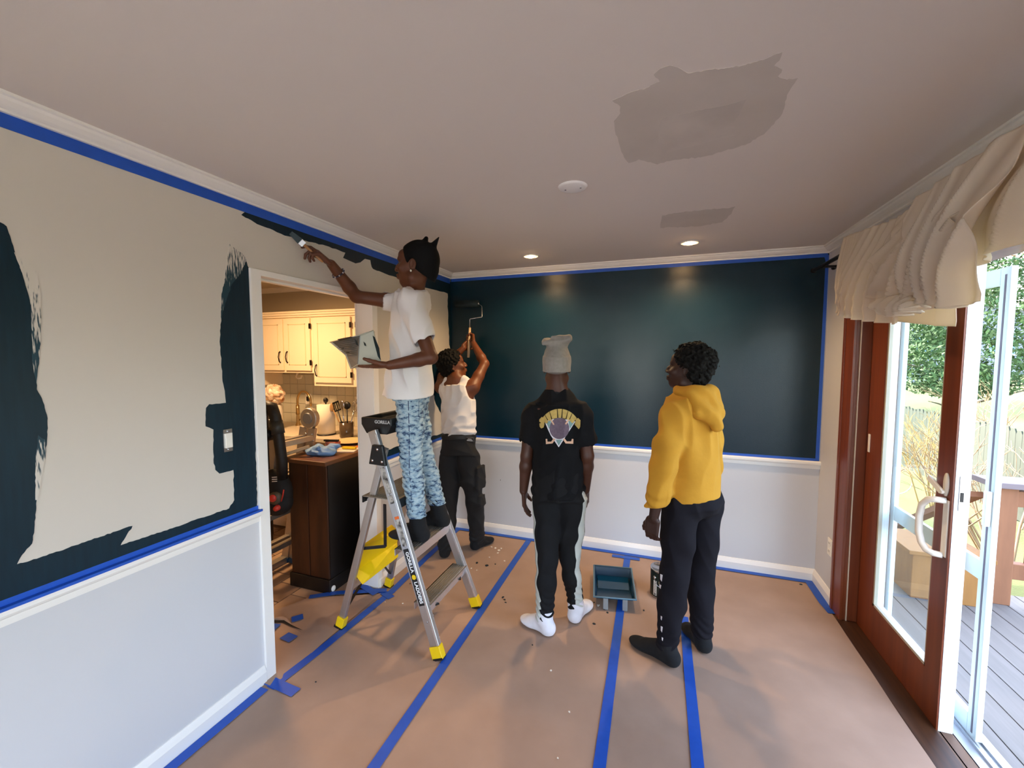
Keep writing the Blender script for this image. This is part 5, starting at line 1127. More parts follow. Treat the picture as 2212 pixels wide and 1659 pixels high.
def hand(F, w, d, pn, thumb, curl=(0.3, 0.35, 0.3), spread=0.10, s=1.0, tcurl=0.5, tout=0.75, each=None):
    """w wrist, d along the hand, pn palm normal (the side fingers close towards), thumb=+1/-1: side of the across axis"""
    d = nrm(d); pn = np.array(pn, float); pn = nrm(pn-d*(pn@d)); a = np.cross(d, pn)*thumb      # a points to the thumb side
    w = np.array(w); A = np.array([a, d, pn])
    F.box(w+d*.050*s, (.038*s, .046*s, .0125*s), A, .011*s, .012)
    F.ell(w+d*.034*s+a*.026*s+pn*.008*s, (.017*s, .032*s, .014*s), A, .012)
    for i, (o, l) in enumerate(((.0285, .072), (.0095, .080), (-.0095, .074), (-.0280, .058))):
        p = w+d*.090*s+a*o*s; dd = nrm(d+a*spread*(o/.03)); cu = each[i] if each else curl
        nn = pn; R0 = .0092*s*(0.92 if i == 3 else 1)
        for j, fr_ in enumerate((.44, .31, .25)):
            t = cu[j]; dn = nrm(dd*math.cos(t)+nn*math.sin(t)); nn = nrm(nn*math.cos(t)-dd*math.sin(t)); dd = dn
            q = p+dd*l*fr_*s*1.12; F.cap(p, q, R0*(1-.07*j), R0*(1-.07*(j+1)), .004 if j else .007); p = q
    p = w+d*.022*s+a*.030*s+pn*.006*s; dd = nrm(d*(1-tout*.6)+a*tout+pn*.25); nn = nrm(pn*.7+d*.5-a*.5)
    for j, l in enumerate((.040, .032, .026)):
        q = p+dd*l*s; F.cap(p, q, (.0125-.0012*j)*s, (.0113-.0014*j)*s, .008); p = q; dd = nrm(dd*math.cos(tcurl*.6)+nn*math.sin(tcurl*.6))
def foot(F, ankle, heel, toe, z0, s=1.0, k=.02, grow=0.0):
    d = nrm([toe[0]-heel[0], toe[1]-heel[1], 0]); L = np.linalg.norm(np.array(toe[:2])-np.array(heel[:2])); side = np.cross([0, 0, 1], d)
    h = np.array([heel[0], heel[1], z0])+d*.035; b = h+d*(L*.62-.035)
    F.chain([ankle, h+np.array([0, 0, .045])], [.042*s+grow, .036*s+grow], k)
    F.ell(h+np.array([0, 0, .034]), (.036*s+grow, .040*s+grow, .036*s+grow), np.array([side, d, [0, 0, 1]]), k)
    F.chain([np.array(ankle)+d*.01-np.array([0, 0, .005]), b+np.array([0, 0, .032])], [.036*s+grow, .030*s+grow], k)
    F.chain([h+np.array([0, 0, .028]), b+np.array([0, 0, .024])], [.034*s+grow, .030*s+grow], k)
    F.ell(b+d*L*.10+np.array([0, 0, .022]), (.046*s+grow, L*.27, .022+grow), np.array([side, d, [0, 0, 1]]), k)
    return d
def clip_floor(F, z): F.plane((0, 0, z), (0, 0, -1))
def body_prims(F, J, b=1.0):
    pf, cf = J['pelvis_f'], J['chest_f']; up = nrm(J['neck']-J['pelvis']); A = frame(cf, up); B = frame(pf, up)
    ch = J['chest']; pe = J['pelvis']
    F.col(ch+up*.06, pe-up*.04, A[0], [(0, .140*b, .088*b), (.35, .132*b, .090*b), (.65, .112*b, .078*b), (1, .120*b, .082*b)], .04)
    F.cap(J['shL'], J['shR'], .052*b, .052*b, .05); F.chain([J['neck']+up*.02, mix(J['neck'], J['shL'], .8)], [.045, .040*b], .04); F.chain([J['neck']+up*.02, mix(J['neck'], J['shR'], .8)], [.045, .040*b], .04)
    for s in 'LR':
        F.chain([J['sh'+s], mix(J['sh'+s], J['el'+s], .45), J['el'+s]], [.052*b, .045*b, .037*b], .02)
        F.chain([J['el'+s], mix(J['el'+s], J['wr'+s], .30), J['wr'+s]], [.037*b, .038*b, .0255], .015)
        F.chain([J['hip'+s], J['kn'+s]], [.068*b, .050*b], .02); F.chain([J['kn'+s], mix(J['kn'+s], J['an'+s], .3), J['an'+s]], [.050*b, .048*b, .036], .02)
        foot(F, J['an'+s], J['heel'+s], J['toe'+s], J['sole'])
    F.chain([J['head']-np.array([0, 0, .05])-np.array(frame(J['head_f'])[1])*.022, J['neck']], [.050, .053], .03)
def bounds(J, pad=.13):
    pts = np.array([v for k, v in J.items() if isinstance(v, np.ndarray) and v.shape == (3,) and not k.endswith('_f') and not k.endswith('_up')])
    lo = pts.min(0)-pad; hi = pts.max(0)+pad; lo[2] = J['sole']-.03; return lo, hi
def part_mesh(F, name, m, parent): return link(name, F.mesh(name, m), parent)
def skin(name, c, c2): return mat(name, c, 0.48, var=(9, 0.5), color2=c2, bump=(260, 0.12, 0.001), spec=0.4)
def sock(J, s, m, parent, top=.16, grow=.004):
    a = J['an'+s]; Fl = Field(np.minimum(np.minimum(a, J['heel'+s]), J['toe'+s])-.09, np.maximum(np.maximum(a, J['heel'+s]), J['toe'+s])+np.array([.09, .09, .2]), .0045)
    foot(Fl, a, J['heel'+s], J['toe'+s], J['sole'], 1.0, .02, grow)
    Fl.chain([a, mix(a, J['kn'+s], .35)], [.042+grow, .050+grow], .02); Fl.plane(a+np.array([0, 0, top-.08]), J['kn'+s]-a); clip_floor(Fl, J['sole']+.0015)
    w = waves(5, 6, 60, 120); Fl.displace(lambda X, Y, Z: .0012*w(X, Y, Z)); return part_mesh(Fl, 'sock', m, parent)
CLOTH = dict(rough=0.85)
def afro(L, A, c, s, m, parent, cut_fwd, seed, grow=.018, top=.0, back=-.075):
    F = Field(np.array(c)-.17, np.array(c)+.19, .0035)
    F.ell(L(0, -.022, .040+top), [(.074+grow)*s, (.092+grow)*s, (.082+grow)*s], A, .01); F.ell(L(0, -.045, -.02), [(.066+grow*.6)*s, (.062+grow*.6)*s, .07*s], A, .02)
    F.plane(L(0, .070+cut_fwd, .035), A[1]*.9-A[2]*.35); F.plane(L(0, .012, -.0), A[1]*.75-A[2]*.75); F.plane(L(0, 0, back), -A[2])
    for x in (-1, 1): F.ell(L(x*.085, .0, -.020), (.024*s, .026*s, .036*s), A, .008, 'sub')
    w = waves(seed, 12, 190, 420); w2 = waves(seed+1, 8, 70, 140)
    F.displace(lambda X, Y, Z: .020*w(X, Y, Z)+.010*w2(X, Y, Z)); return part_mesh(F, 'hair', m, parent)

M_HAIR = mat('black_curly_hair', '#0b0908', 0.8, bump=(120, 0.6, 0.004), spec=0.2)
# ---------------------------------------------------------------- person in the black t-shirt
def person_tee():
    y = 2.44
    hl, tl = V3(px(1194, 1376, 2, 0.0)), V3(px(1126, 1337, 2, 0.01)); hr = V3(px(1236, 1349, 2, 0.0)); tr = hr+np.array([.07, .245, 0])
    J = dict(sole=0.0085, head=P(1203, 791, y), head_f=np.array([-.18, .98, .05]), neck=P(1203, 846, y), chest=P(1203, 900, y), chest_f=np.array([-.04, 1, 0]), pelvis=P(1207, 1052, y), pelvis_f=np.array([.02, 1, 0]),
             shL=P(1150, 899, y), shR=P(1256, 899, y), elL=P(1138, 985, y-.02), elR=P(1269, 985, y), wrL=P(1131, 1060, y-.01), wrR=P(1265, 1058, y+.06),
             hipL=P(1182, 1085, y-.01), hipR=P(1234, 1085, y+.02), knL=P(1181, 1210, y-.06), knR=P(1230, 1205, y+.06), heelL=hl, toeL=tl, heelR=hr, toeR=tr)
    dl, dr_ = nrm(tl-hl), nrm(tr-hr); J['anL'] = hl+dl*.06+np.array([0, 0, .088]); J['anR'] = hr+dr_*.05+np.array([0, 0, .088])
    t = thing('person', 'person in a black printed t-shirt and striped black track pants standing, back turned', 'person', (float(J['pelvis'][0]), float(J['pelvis'][1]), 0))
    S = skin('deep_brown_skin', '#4a2a1c', '#3a1f14')
    lo, hi = bounds(J); F = Field(lo, hi, .0045); body_prims(F, J, 1.0); A, L = head(F, J['head'], J['head_f'], s=.98)
    hand(F, J['wrL'], [.02, .12, -1], [.9, .25, 0], -1, (.22, .25, .2), tcurl=.3, tout=.5); hand(F, J['wrR'], [-.02, .1, -1], [-.9, .2, 0], 1, (.3, .3, .25))
    clip_floor(F, J['sole']); bd = part_mesh(F, 'body', S, t); eyes(bd, L, .98, t)
    up = nrm(J['neck']-J['pelvis']); sd = frame(J['chest_f'])[0]
    hem = P(1206, 1068, y)
    F = Field(J['pelvis']-np.array([.36, .28, .12]), J['neck']+np.array([.36, .28, .12]), .005)
    F.col(J['chest']+up*.07, hem-up*.03, sd, [(0, .150, .092), (.3, .158, .106), (.65, .160, .116), (1, .170, .126)], .05)
    F.cap(J['shL'], J['shR'], .058, .058, .05); F.ecap(J['neck']+up*.015, J['neck']-up*.06, sd, (.075, .066), (.13, .085), .05)
    for q in 'LR': F.chain([J['sh'+q], mix(J['sh'+q], J['el'+q], .55)], [.062, .070], .03)
    for q in 'LR': e = J['el'+q]-J['sh'+q]; F.plane(mix(J['sh'+q], J['el'+q], .60)+0, e) if False else None
    w1, w2 = waves(3, 8, 12, 30, .5), waves(4, 6, 35, 60, .6)
    F.displace(lambda X, Y, Z: .007*w1(X, Y, Z)+.007*crease(5, 4, 26, 60, .5)(X, Y, Z)+.0022*w2(X, Y, Z)+.004*np.sin(95*Z+6*np.sin(9*X))*np.clip((1.02-Z)*5, 0, 1))
    for q in 'LR': F.cap(mix(J['sh'+q], J['el'+q], .56), mix(J['sh'+q], J['el'+q], .9), .056, .06, .004, 'sub')
    F.plane(hem, -up); F.cap(J['neck']+up*.00, J['neck']+up*.12, .060, .056, .006, 'sub')
    tee = part_mesh(F, 't_shirt', mat('black_cotton', '#0f0f11', .9, bump=(25, .25, .006), spec=.2), t)
    F = Field(J['neck']-.11, J['neck']+.11, .004); F.cap(J['neck']-up*.012, J['neck']+up*.004, .066, .062, .01); F.plane(J['neck']+up*.012, up); F.plane(J['neck']-up*.02, -up)
    part_mesh(F, 'collar', mat('black_rib_knit', '#131315', .9), tee)
    # track pants
    def pants(g, h=.005):
        F = Field(np.array([J['pelvis'][0]-.30, J['pelvis'][1]-.32, .03]), np.array([J['pelvis'][0]+.30, J['pelvis'][1]+.32, J['pelvis'][2]+.16]), h)
        F.ecap(J['pelvis']+up*.13, J['pelvis']-up*.06, sd, (.142+g, .112+g), (.162+g, .122+g), .04)
        for q in 'LR':
            F.chain([J['hip'+q], mix(J['hip'+q], J['kn'+q], .5), J['kn'+q]], [.092+g, .080+g, .064+g], .03); F.chain([J['kn'+q], mix(J['kn'+q], J['an'+q], .35), J['an'+q]+np.array([0, 0, .01])], [.064+g, .060+g, .050+g], .03)
        w1, w2 = waves(13, 8, 14, 34, .6), waves(14, 6, 40, 70, 1.2)
        F.displace(lambda X, Y, Z: .005*w1(X, Y, Z)+.006*crease(15, 4, 24, 55, .6)(X, Y, Z)+.0025*w2(X, Y, Z)+.0045*np.sin(150*Z+5*np.sin(30*X))*np.clip((.30-Z)*6, 0, 1))
        for q in 'LR': pass
        return F
    F = pants(0); F.plane((0, 0, .078), (0, 0, -1)); pt = part_mesh(F, 'track_pants', mat('black_track_cloth', '#101012', .85, bump=(30, .2, .004), spec=.25), t)
    for q, sg in (('L', -1), ('R', 1)):
        F = pants(.0022, .0045); a = J['hip'+q]; b = J['kn'+q]; c = J['an'+q]
        # keep a strip around the outer seam line, following hip - knee - ankle
        Z = F.ax[2]; zc = [c[2], b[2], a[2], a[2]+.2]; 
        cx = np.interp(Z, zc, [c[0], b[0], a[0], a[0]]); cy = np.interp(Z, zc, [c[1], b[1], a[1], a[1]])
        d = np.abs(F.ax[1][None, :, None]-cy[None, None, :]+.028)-.024
        F.D = np.maximum(F.D, np.broadcast_to(d, F.D.shape).astype(f32)); dx = sg*(cx[None, None, :]+sg*.012-F.ax[0][:, None, None]); F.D = np.maximum(F.D, np.broadcast_to(dx, F.D.shape).astype(f32))
        F.plane((0, 0, .085), (0, 0, -1)); F.plane((0, 0, float(J['pelvis'][2])+.02), (0, 0, 1)); part_mesh(F, 'side_stripe', mat('pale_grey_stripe', '#b9bcb4', .8), pt)
    Wm = mat('white_sock', '#e6e4ea', .9, var=(20, .25), bump=(150, .3, .002))
    for q in 'LR': sock(J, q, Wm, t, .13)
    # grey stocking cap with a bunched top
    c = J['head']; F = Field(c-np.array([.16, .17, .10]), c+np.array([.16, .17, .24]), .0035)
    F.ell(L(0, -.016, .034), (.084, .105, .092), A, .01); F.ecap(L(0, -.02, .06), L(0, -.02, -.03), A[0], (.080, .100), (.083, .104), .01)
    F.col(L(0, -.02, .095), L(.004, -.03, .158), A[0], [(0, .062, .066), (.35, .058, .058), (1, .074, .050)], .025)
    F.box(L(.0, -.032, .158), (.088, .048, .013), frame(A[1]+A[2]*.15, A[2]*1-A[0]*.16), .012, .02); F.box(L(.022, -.036, .176), (.055, .036, .010), frame(A[1], A[2]-A[0]*.05), .009, .015)
    F.plane(L(0, .0, -.032), -A[2]+A[1]*.20)
    w1 = waves(23, 10, 60, 130, .6); F.displace(lambda X, Y, Z: .0035*w1(X, Y, Z)*np.clip((Z-c[2]-.05)*14, .15, 1.6)); 
    part_mesh(F, 'stocking_cap', mat('grey_knit_cap', '#8f8b86', .9, var=(60, .35), bump=(300, .3, .002)), t)
    # printed emblem on the back, laid onto the cloth
    bv = BVHTree.FromPolygons([v.co[:] for v in tee.data.vertices], [p.vertices[:] for p in tee.data.polygons])
    Lm = Vector((1, 0, 0)); oc = px(1207, 922, 1, y)
    def lay(poly, m, nm, off, par=tee):
        """poly in photo pixels around the emblem, draped on the shirt"""
        us = [p[0] for p in poly]; vs = [p[1] for p in poly]; bm = bmesh.new()
        bm.faces.new([bm.verts.new((p[0], p[1], 0)) for p in poly])
        st = 3.0
        k = min(us)+st
        while k < max(us): bmesh.ops.bisect_plane(bm, geom=bm.verts[:]+bm.edges[:]+bm.faces[:], plane_co=(k, 0, 0), plane_no=(1, 0, 0)); k += st
        k = min(vs)+st
        while k < max(vs): bmesh.ops.bisect_plane(bm, geom=bm.verts[:]+bm.edges[:]+bm.faces[:], plane_co=(0, k, 0), plane_no=(0, 1, 0)); k += st
        for v in bm.verts:
            d = (px(v.co.x, v.co.y, 1, y)-CAMP).normalized(); hit, n, i, ds = bv.ray_cast(CAMP, d)
            if hit is None: hit = px(v.co.x, v.co.y, 1, y-.1)
            v.co = hit-d*off*1.3
        me = bpy.data.meshes.new(nm); bmesh.ops.triangulate(bm, faces=bm.faces); bm.to_mesh(me); bm.free(); me.materials.append(m)
        for p in me.polygons: p.use_smooth = True
        return link(nm, me, par)
    G = mat('gold_print', '#c0a45c', .8, var=(60, .5), color2='#9a8244'); TEALP = mat('faded_teal_print', '#7fa09f', .8, var=(80, .4)); PUR = mat('faded_plum_print', '#6a5a68', .8, var=(80, .5), color2='#4d4050'); WH = mat('white_print_cloth', '#d9d6dc', .8); TANP = mat('tan_print', '#cda489', .8)
    ex = lambda u, v: (1140+u/13.83, 860+v/13.83)
    E2 = lambda l: [ex(*q) for q in l]
    lay(E2([(500, 690), (760, 628), (1190, 640), (1425, 700), (1255, 960), (925, 1470), (690, 1120), (600, 930)]), WH, 'triangle_border', .002)
    lay(E2([(540, 700), (690, 665), (690, 740), (650, 900), (635, 915)]), TEALP, 'triangle_field', .0035); lay(E2([(1210, 665), (1390, 712), (1262, 920), (1235, 800)]), TEALP, 'triangle_field', .0035); lay(E2([(835, 1240), (1035, 1240), (925, 1420)]), TEALP, 'triangle_field', .0035)
    lay(E2([(945+295*math.cos(a), 905+320*math.sin(a)) for a in [i*2*math.pi/28 for i in range(28)]]), PUR, 'round_field', .0035)
    for pts in ([(770, 1200), (825, 1230), (740, 1355), (545, 1375), (535, 1220), (580, 1215), (590, 1300), (700, 1300)], [(1100, 1200), (1050, 1230), (1130, 1355), (1360, 1365), (1365, 1220), (1320, 1215), (1300, 1290), (1170, 1295)], [(670, 640), (720, 640), (800, 790), (760, 800)], [(1210, 625), (1255, 640), (1150, 790), (1110, 770)]): lay(E2(pts), TANP, 'crossed_stick', .0045)
    cx, cy, R1, R0 = 950, 1010, 690, 430
    def arcp(a0, a1, g0, g1): return [(cx+(R1*1.0)*math.sin(a)*.93, cy-R1*math.cos(a)) for a in np.linspace(a0, a1, 6)]+[(cx+R0*math.sin(a)*1.12, cy-R0*math.cos(a)*.98) for a in np.linspace(a1-g1, a0+g0, 6)]
    for a0, a1 in ((-.98, -.76), (-.74, -.50), (-.48, -.12), (-.09, .12), (.15, .40), (.42, .62), (.64, .94)): lay(E2(arcp(a0, a1, .02, .02)), G, 'arched_letter', .0045)
    lay(E2([(345, 640), (420, 560), (480, 600), (500, 700), (495, 800), (470, 880), (400, 905), (355, 850), (350, 760), (400, 740), (345, 700)]), G, 'arched_letter', .0045)
    lay(E2([(1440, 640), (1500, 590), (1575, 660), (1565, 860), (1525, 930), (1400, 790)]), G, 'arched_letter', .0045)
    return t
person_tee()

# ---------------------------------------------------------------- person in the yellow hoodie
def person_hoodie():
    y = 2.50; f = nrm([-.74, .67, 0]); A0 = frame(f); r = A0[0]
    hl, tl = V3(px(1464, 1444, 2, 0.0)), V3(px(1359, 1383, 2, 0.01)); hr, tr = V3(px(1527, 1416, 2, 0.0)), V3(px(1478, 1352, 2, 0.01))
    ch = P(1494, 890, y)
    J = dict(sole=0.0085, head=P(1486, 797, y), head_f=np.array([-.93, .30, .16]), neck=P(1492, 850, y), chest=ch, chest_f=f, pelvis=P(1500, 1052, y), pelvis_f=f,
             shL=ch-r*.148+np.array([0, 0, -.025]), shR=ch+r*.148+np.array([0, 0, -.025]), elL=P(1434, 1008, 2.34), elR=P(1535, 1005, 2.66), wrL=P(1412, 1118, 2.33), wrR=P(1500, 1110, 2.74),
             hipL=P(1470, 1092, 2.43), hipR=P(1522, 1090, 2.58), knL=P(1458, 1242, 2.39), knR=P(1514, 1232, 2.57), heelL=hl, toeL=tl, heelR=hr, toeR=tr)
    J['anL'] = hl+nrm(tl-hl)*.062+np.array([0, 0, .090]); J['anR'] = hr+nrm(tr-hr)*.055+np.array([0, 0, .090])
    t = thing('person', 'person in a mustard yellow hoodie and dark grey sweatpants standing', 'person', (float(J['pelvis'][0]), float(J['pelvis'][1]), 0))
    S = skin('dark_brown_skin', '#3b2118', '#2c170f')
    lo, hi = bounds(J); F = Field(lo, hi, .0045); body_prims(F, J, 1.03); A, L = head(F, J['head'], J['head_f'], (0, 0, 1), 1.0)
    hand(F, J['wrL'], [-.10, .02, -1], [.45, .9, 0], -1, (.55, .6, .4), tcurl=.4, tout=.45); hand(F, J['wrR'], [-.1, .05, -1], [.3, -.9, 0], 1, (.5, .5, .4))
    clip_floor(F, J['sole']); bd = part_mesh(F, 'body', S, t); eyes(bd, L, 1.0, t)
    afro(L, A, J['head'], 1.0, M_HAIR, t, -.012, 31, .026, .004)
    up = nrm(J['neck']-J['pelvis']); sd = r; hem = P(1492, 1070, y)
    F = Field(np.minimum(J['wrL'], J['pelvis'])-np.array([.28, .30, .12]), np.maximum(J['wrR'], J['neck'])+np.array([.30, .22, .14]), .005)
    F.col(J['chest']+up*.08, hem-up*.02, sd, [(0, .145, .105), (.3, .165, .128), (.7, .172, .140), (1, .172, .140)], .05)
    F.cap(J['shL'], J['shR'], .068, .068, .06); F.ecap(J['neck']+up*.03, J['neck']-up*.07, sd, (.085, .082), (.14, .10), .05)
    for q in 'LR': F.chain([J['sh'+q], mix(J['sh'+q], J['el'+q], .5), J['el'+q]], [.068, .070, .064], .03); F.chain([J['el'+q], mix(J['el'+q], J['wr'+q], .5), mix(J['el'+q], J['wr'+q], .90)], [.064, .062, .052], .03)
    w1, w2 = waves(41, 9, 12, 28, .7), waves(42, 7, 35, 60)
    F.displace(lambda X, Y, Z: (.008*w1(X, Y, Z)+.009*crease(44, 4, 24, 52, .7)(X, Y, Z)+.003*w2(X, Y, Z))*np.where((np.abs(X-hem[0])+np.abs(Y-hem[1])) < .34, np.clip((Z-hem[2]-.02)*9, .12, 1), 1))
    eL, wL = J['elL'], J['wrL']; ad = nrm(wL-eL)
    F.displace(lambda X, Y, Z: .006*np.sin(110*((X-eL[0])*ad[0]+(Y-eL[1])*ad[1]+(Z-eL[2])*ad[2])+4*np.sin(25*Y))*np.exp(-(((X-wL[0])**2+(Y-wL[1])**2+(Z-wL[2]-.06)**2)/.008)))
    for q in 'LR': F.cap(mix(J['el'+q], J['wr'+q], .92), mix(J['el'+q], J['wr'+q], 1.0), .042, .040, .006); F.cap(mix(J['el'+q], J['wr'+q], 1.06), mix(J['el'+q], J['wr'+q], 1.2), .034, .036, .003, 'sub')
    F.col(hem+up*.028, hem-up*.030, sd, [(0, .163, .132), (1, .158, .128)], .006)
    tilt = nrm(-up+r*.0+f*(-.0))
    F.plane(hem-up*.012, -up-f*.12); F.cap(J['neck']+up*.01, J['neck']+up*.14, .062, .064, .006, 'sub')
    HM = mat('mustard_fleece', '#c08a22', .9, var=(14, .25), color2='#ab781a', bump=(45, .3, .004))
    hd = part_mesh(F, 'hoodie', HM, t)
    # hood lying on the back: a thick collar roll that drops to a point
    F = Field(J['neck']-np.array([.24, .24, .30]), J['neck']+np.array([.24, .24, .13]), .0045); nk = J['neck']; b = -f
    ring = []
    for i in range(15):
        a = -2.25+4.5*i/14; dirn = b*math.cos(a)+r*math.sin(a); hgt = .030-.012*math.cos(a)-.02*(1-math.cos(a))*.6
        ring.append(nk+dirn*(.085+.018*math.cos(a))+up*hgt)
    F.chain(ring, [.020+.010*max(0, math.cos(-2.25+4.5*i/14)) for i in range(15)], .02)
    tip = nk+b*.150-up*.165
    for a in (-.85, -.45, 0, .45, .85): F.chain([nk+(b*math.cos(a)+r*math.sin(a))*.112+up*.010, mix(nk+(b*math.cos(a)+r*math.sin(a))*.135-up*.06, tip, .25), tip], [.030, .028, .014], .03)
    F.ell(nk+b*.045+up*.035, (.070, .050, .050), np.array([r, b, up]), .012, 'sub')
    w1 = waves(47, 8, 25, 55); F.displace(lambda X, Y, Z: .0035*w1(X, Y, Z)+.0035*np.sin(70*((X-nk[0])*r[0]+(Y-nk[1])*r[1])+60*(Z-nk[2])))
    part_mesh(F, 'hood', HM, hd)
    # sweatpants
    F = Field(np.array([J['pelvis'][0]-.34, J['pelvis'][1]-.36, .03]), np.array([J['pelvis'][0]+.30, J['pelvis'][1]+.34, J['pelvis'][2]+.16]), .005)
    F.ecap(J['pelvis']+up*.10, J['pelvis']-up*.08, sd, (.128, .102), (.160, .122), .04); F.ell(J['pelvis']-up*.08-f*.050, (.13, .072, .075), frame(f), .04)
    for q in 'LR': F.chain([J['hip'+q], mix(J['hip'+q], J['kn'+q], .5), J['kn'+q]], [.100, .088, .072], .03); F.chain([J['kn'+q], mix(J['kn'+q], J['an'+q], .4), J['an'+q]+np.array([0, 0, .015])], [.072, .068, .056], .03)
    w1, w2 = waves(53, 9, 12, 30, .5), waves(54, 6, 40, 70, 1.1)
    F.displace(lambda X, Y, Z: .006*w1(X, Y, Z)+.007*crease(55, 4, 24, 55, .6)(X, Y, Z)+.003*w2(X, Y, Z)+.004*np.sin(140*Z+5*np.sin(25*X))*np.clip((.24-Z)*7, 0, 1))
    F.plane((0, 0, .080), (0, 0, -1)); pt = part_mesh(F, 'sweatpants', mat('charcoal_fleece', '#1b191e', .92, bump=(35, .25, .004), spec=.12), t)
    bv = BVHTree.FromPolygons([v.co[:] for v in pt.data.vertices], [p.vertices[:] for p in pt.data.polygons])
    mb = MB()
    for (u, v, w_, h_) in ((1427, 1240, 5, 16), (1425, 1262, 4, 10), (1428, 1330, 3, 10), (1428, 1352, 4, 14), (1430, 1376, 3, 9)):
        q = []
        for du, dv in ((0, 0), (w_, 2), (w_*.6, h_), (0, h_*.7)):
            p = px(u+du, v+dv, 1, 2.3); d = (p-CAMP).normalized(); hit, n, i, ds = bv.ray_cast(CAMP, d)
            q.append((hit+n*.002) if hit is not None else None)
        if all(k is not None for k in q): mb.add(q, [(0, 1, 2, 3)])
    if mb.f: mb.build('leg_print', mat('white_print_cloth', '#d9d6dc'), pt, solid=.0008)
    BK = mat('black_sock', '#0d0d10', .95, bump=(150, .35, .002))
    for q in 'LR': sock(J, q, BK, t, .12)
    return t
person_hoodie()

# ---------------------------------------------------------------- person with the roller, in a white vest
def person_roller():
    y = 3.07; f = nrm([.10, 1, 0]); A0 = frame(f); r = A0[0]
    hr = V3(px(1020, 1190, 2, 0.0)); tr = hr+np.array([.10, .235, 0]); hl = V3(px(958, 1208, 2, 0.0)); tl = hl+np.array([-.05, .25, 0])
    ch = P(990, 850, y+.03)
    J = dict(sole=0.0085, head=P(979, 790, y+.06), head_f=np.array([.80, .55, .28]), neck=P(986, 822, y+.03), chest=ch, chest_f=f, pelvis=P(990, 962, y), pelvis_f=np.array([.05, 1, 0]),
             shL=P(953, 836, y+.05), shR=P(1022, 836, y+.05), elL=P(962, 790, y+.25), elR=P(1047, 786, y+.20), wrL=P(1001, 752, y+.33), wrR=P(1023, 742, y+.32),
             hipL=P(972, 990, y-.01), hipR=P(1012, 990, y+.01), knL=P(968, 1080, y-.04), knR=P(1026, 1082, y+.05), heelL=hl, toeL=tl, heelR=hr, toeR=tr)
    J['anL'] = hl+nrm(tl-hl)*.06+np.array([0, 0, .085]); J['anR'] = hr+nrm(tr-hr)*.06+np.array([0, 0, .085])
    t = thing('person', 'person in a white sleeveless vest and black cargo trousers rolling paint on the wall', 'person', (float(J['pelvis'][0]), float(J['pelvis'][1]), 0))
    S = skin('warm_brown_skin', '#6a3a20', '#54290f')
    lo, hi = bounds(J); F = Field(lo, hi+np.array([0, .08, .12]), .0045); body_prims(F, J, 1.02); A, L = head(F, J['head'], J['head_f'], (0, 0, 1), .97)
    ha = P(1012, 765, y+.335); hb = P(1015, 708, y+.375); hd = nrm(hb-ha)
    g0, g1 = mix(ha, hb, .35), mix(ha, hb, .72)
    for s_, w_, tgt, th in (('L', J['wrL'], g0, 1), ('R', J['wrR'], g1, -1)):
        d = nrm(tgt-w_+hd*.05+np.array([0, .05, 0])); inward = nrm((tgt+hd*.03)-(w_+d*.06)+np.array([(.6 if s_ == 'L' else -.6), .2, 0])*.05)
        hand(F, w_, d, inward, th if s_ == 'L' else th, (1.0, 1.2, .9), tcurl=.8, tout=.5, s=.95)
    clip_floor(F, J['sole']); bd = part_mesh(F, 'body', S, t); eyes(bd, L, .97, t)
    afro(L, A, J['head'], .97, M_HAIR, t, -.014, 61, .024, .002)
    up = nrm(J['neck']-J['pelvis']); sd = r; hem = P(991, 938, y)
    F = Field(J['pelvis']-np.array([.27, .25, .10]), J['neck']+np.array([.27, .25, .10]), .0045)
    F.col(J['chest']+up*.07, hem-up*.03, sd, [(0, .150, .110), (.5, .152, .108), (1, .150, .116)], .04)
    for s_ in 'LR': F.chain([mix(J['neck'], J['sh'+s_], .45)+up*.022, mix(J['neck'], J['sh'+s_], .50)-up*.06], [.052, .08], .03)
    F.cap(mix(J['shL'], J['shR'], .18)-up*.02, mix(J['shL'], J['shR'], .82)-up*.02, .066, .066, .03)
    for s_, sg in (('L', -1), ('R', 1)): F.ell(J['sh'+s_]+r*sg*.030+up*.005, (.052, .16, .105), frame(f), .012, 'sub')
    w1 = waves(65, 8, 18, 40, .8); F.displace(lambda X, Y, Z: .005*w1(X, Y, Z)+.006*np.sin(120*Z+4*np.sin(14*X))*np.clip((hem[2]+.12-Z)*9, 0, 1)+.007*crease(67, 4, 28, 60, .8)(X, Y, Z))
    F.plane(hem-up*.004, -up); F.cap(J['neck']+up*.00, J['neck']+up*.14, .066, .075, .008, 'sub')
    part_mesh(F, 'vest', mat('white_ribbed_vest', '#d9d4d2', .9, bump=(140, .25, .002), stretch=(1, 1, .03)), t)
    F = Field(np.array([J['pelvis'][0]-.30, J['pelvis'][1]-.32, .02]), np.array([J['pelvis'][0]+.30, J['pelvis'][1]+.32, J['pelvis'][2]+.16]), .005)
    F.ecap(hem+up*.01, J['pelvis']-up*.06, sd, (.140, .112), (.162, .125), .04)
    for s_ in 'LR': F.chain([J['hip'+s_], mix(J['hip'+s_], J['kn'+s_], .5), J['kn'+s_]], [.094, .088, .074], .03); F.chain([J['kn'+s_], mix(J['kn'+s_], J['an'+s_], .5), J['an'+s_]], [.074, .072, .064], .03)
    F.box(mix(J['hipR'], J['knR'], .42)+r*.088, (.016, .065, .10), frame(f), .012, .012); F.box(mix(J['hipR'], J['knR'], .95)+r*.070, (.014, .055, .05), frame(f), .010, .012)
    w1, w2 = waves(73, 9, 14, 34, .6), waves(74, 6, 40, 70, 1.1)
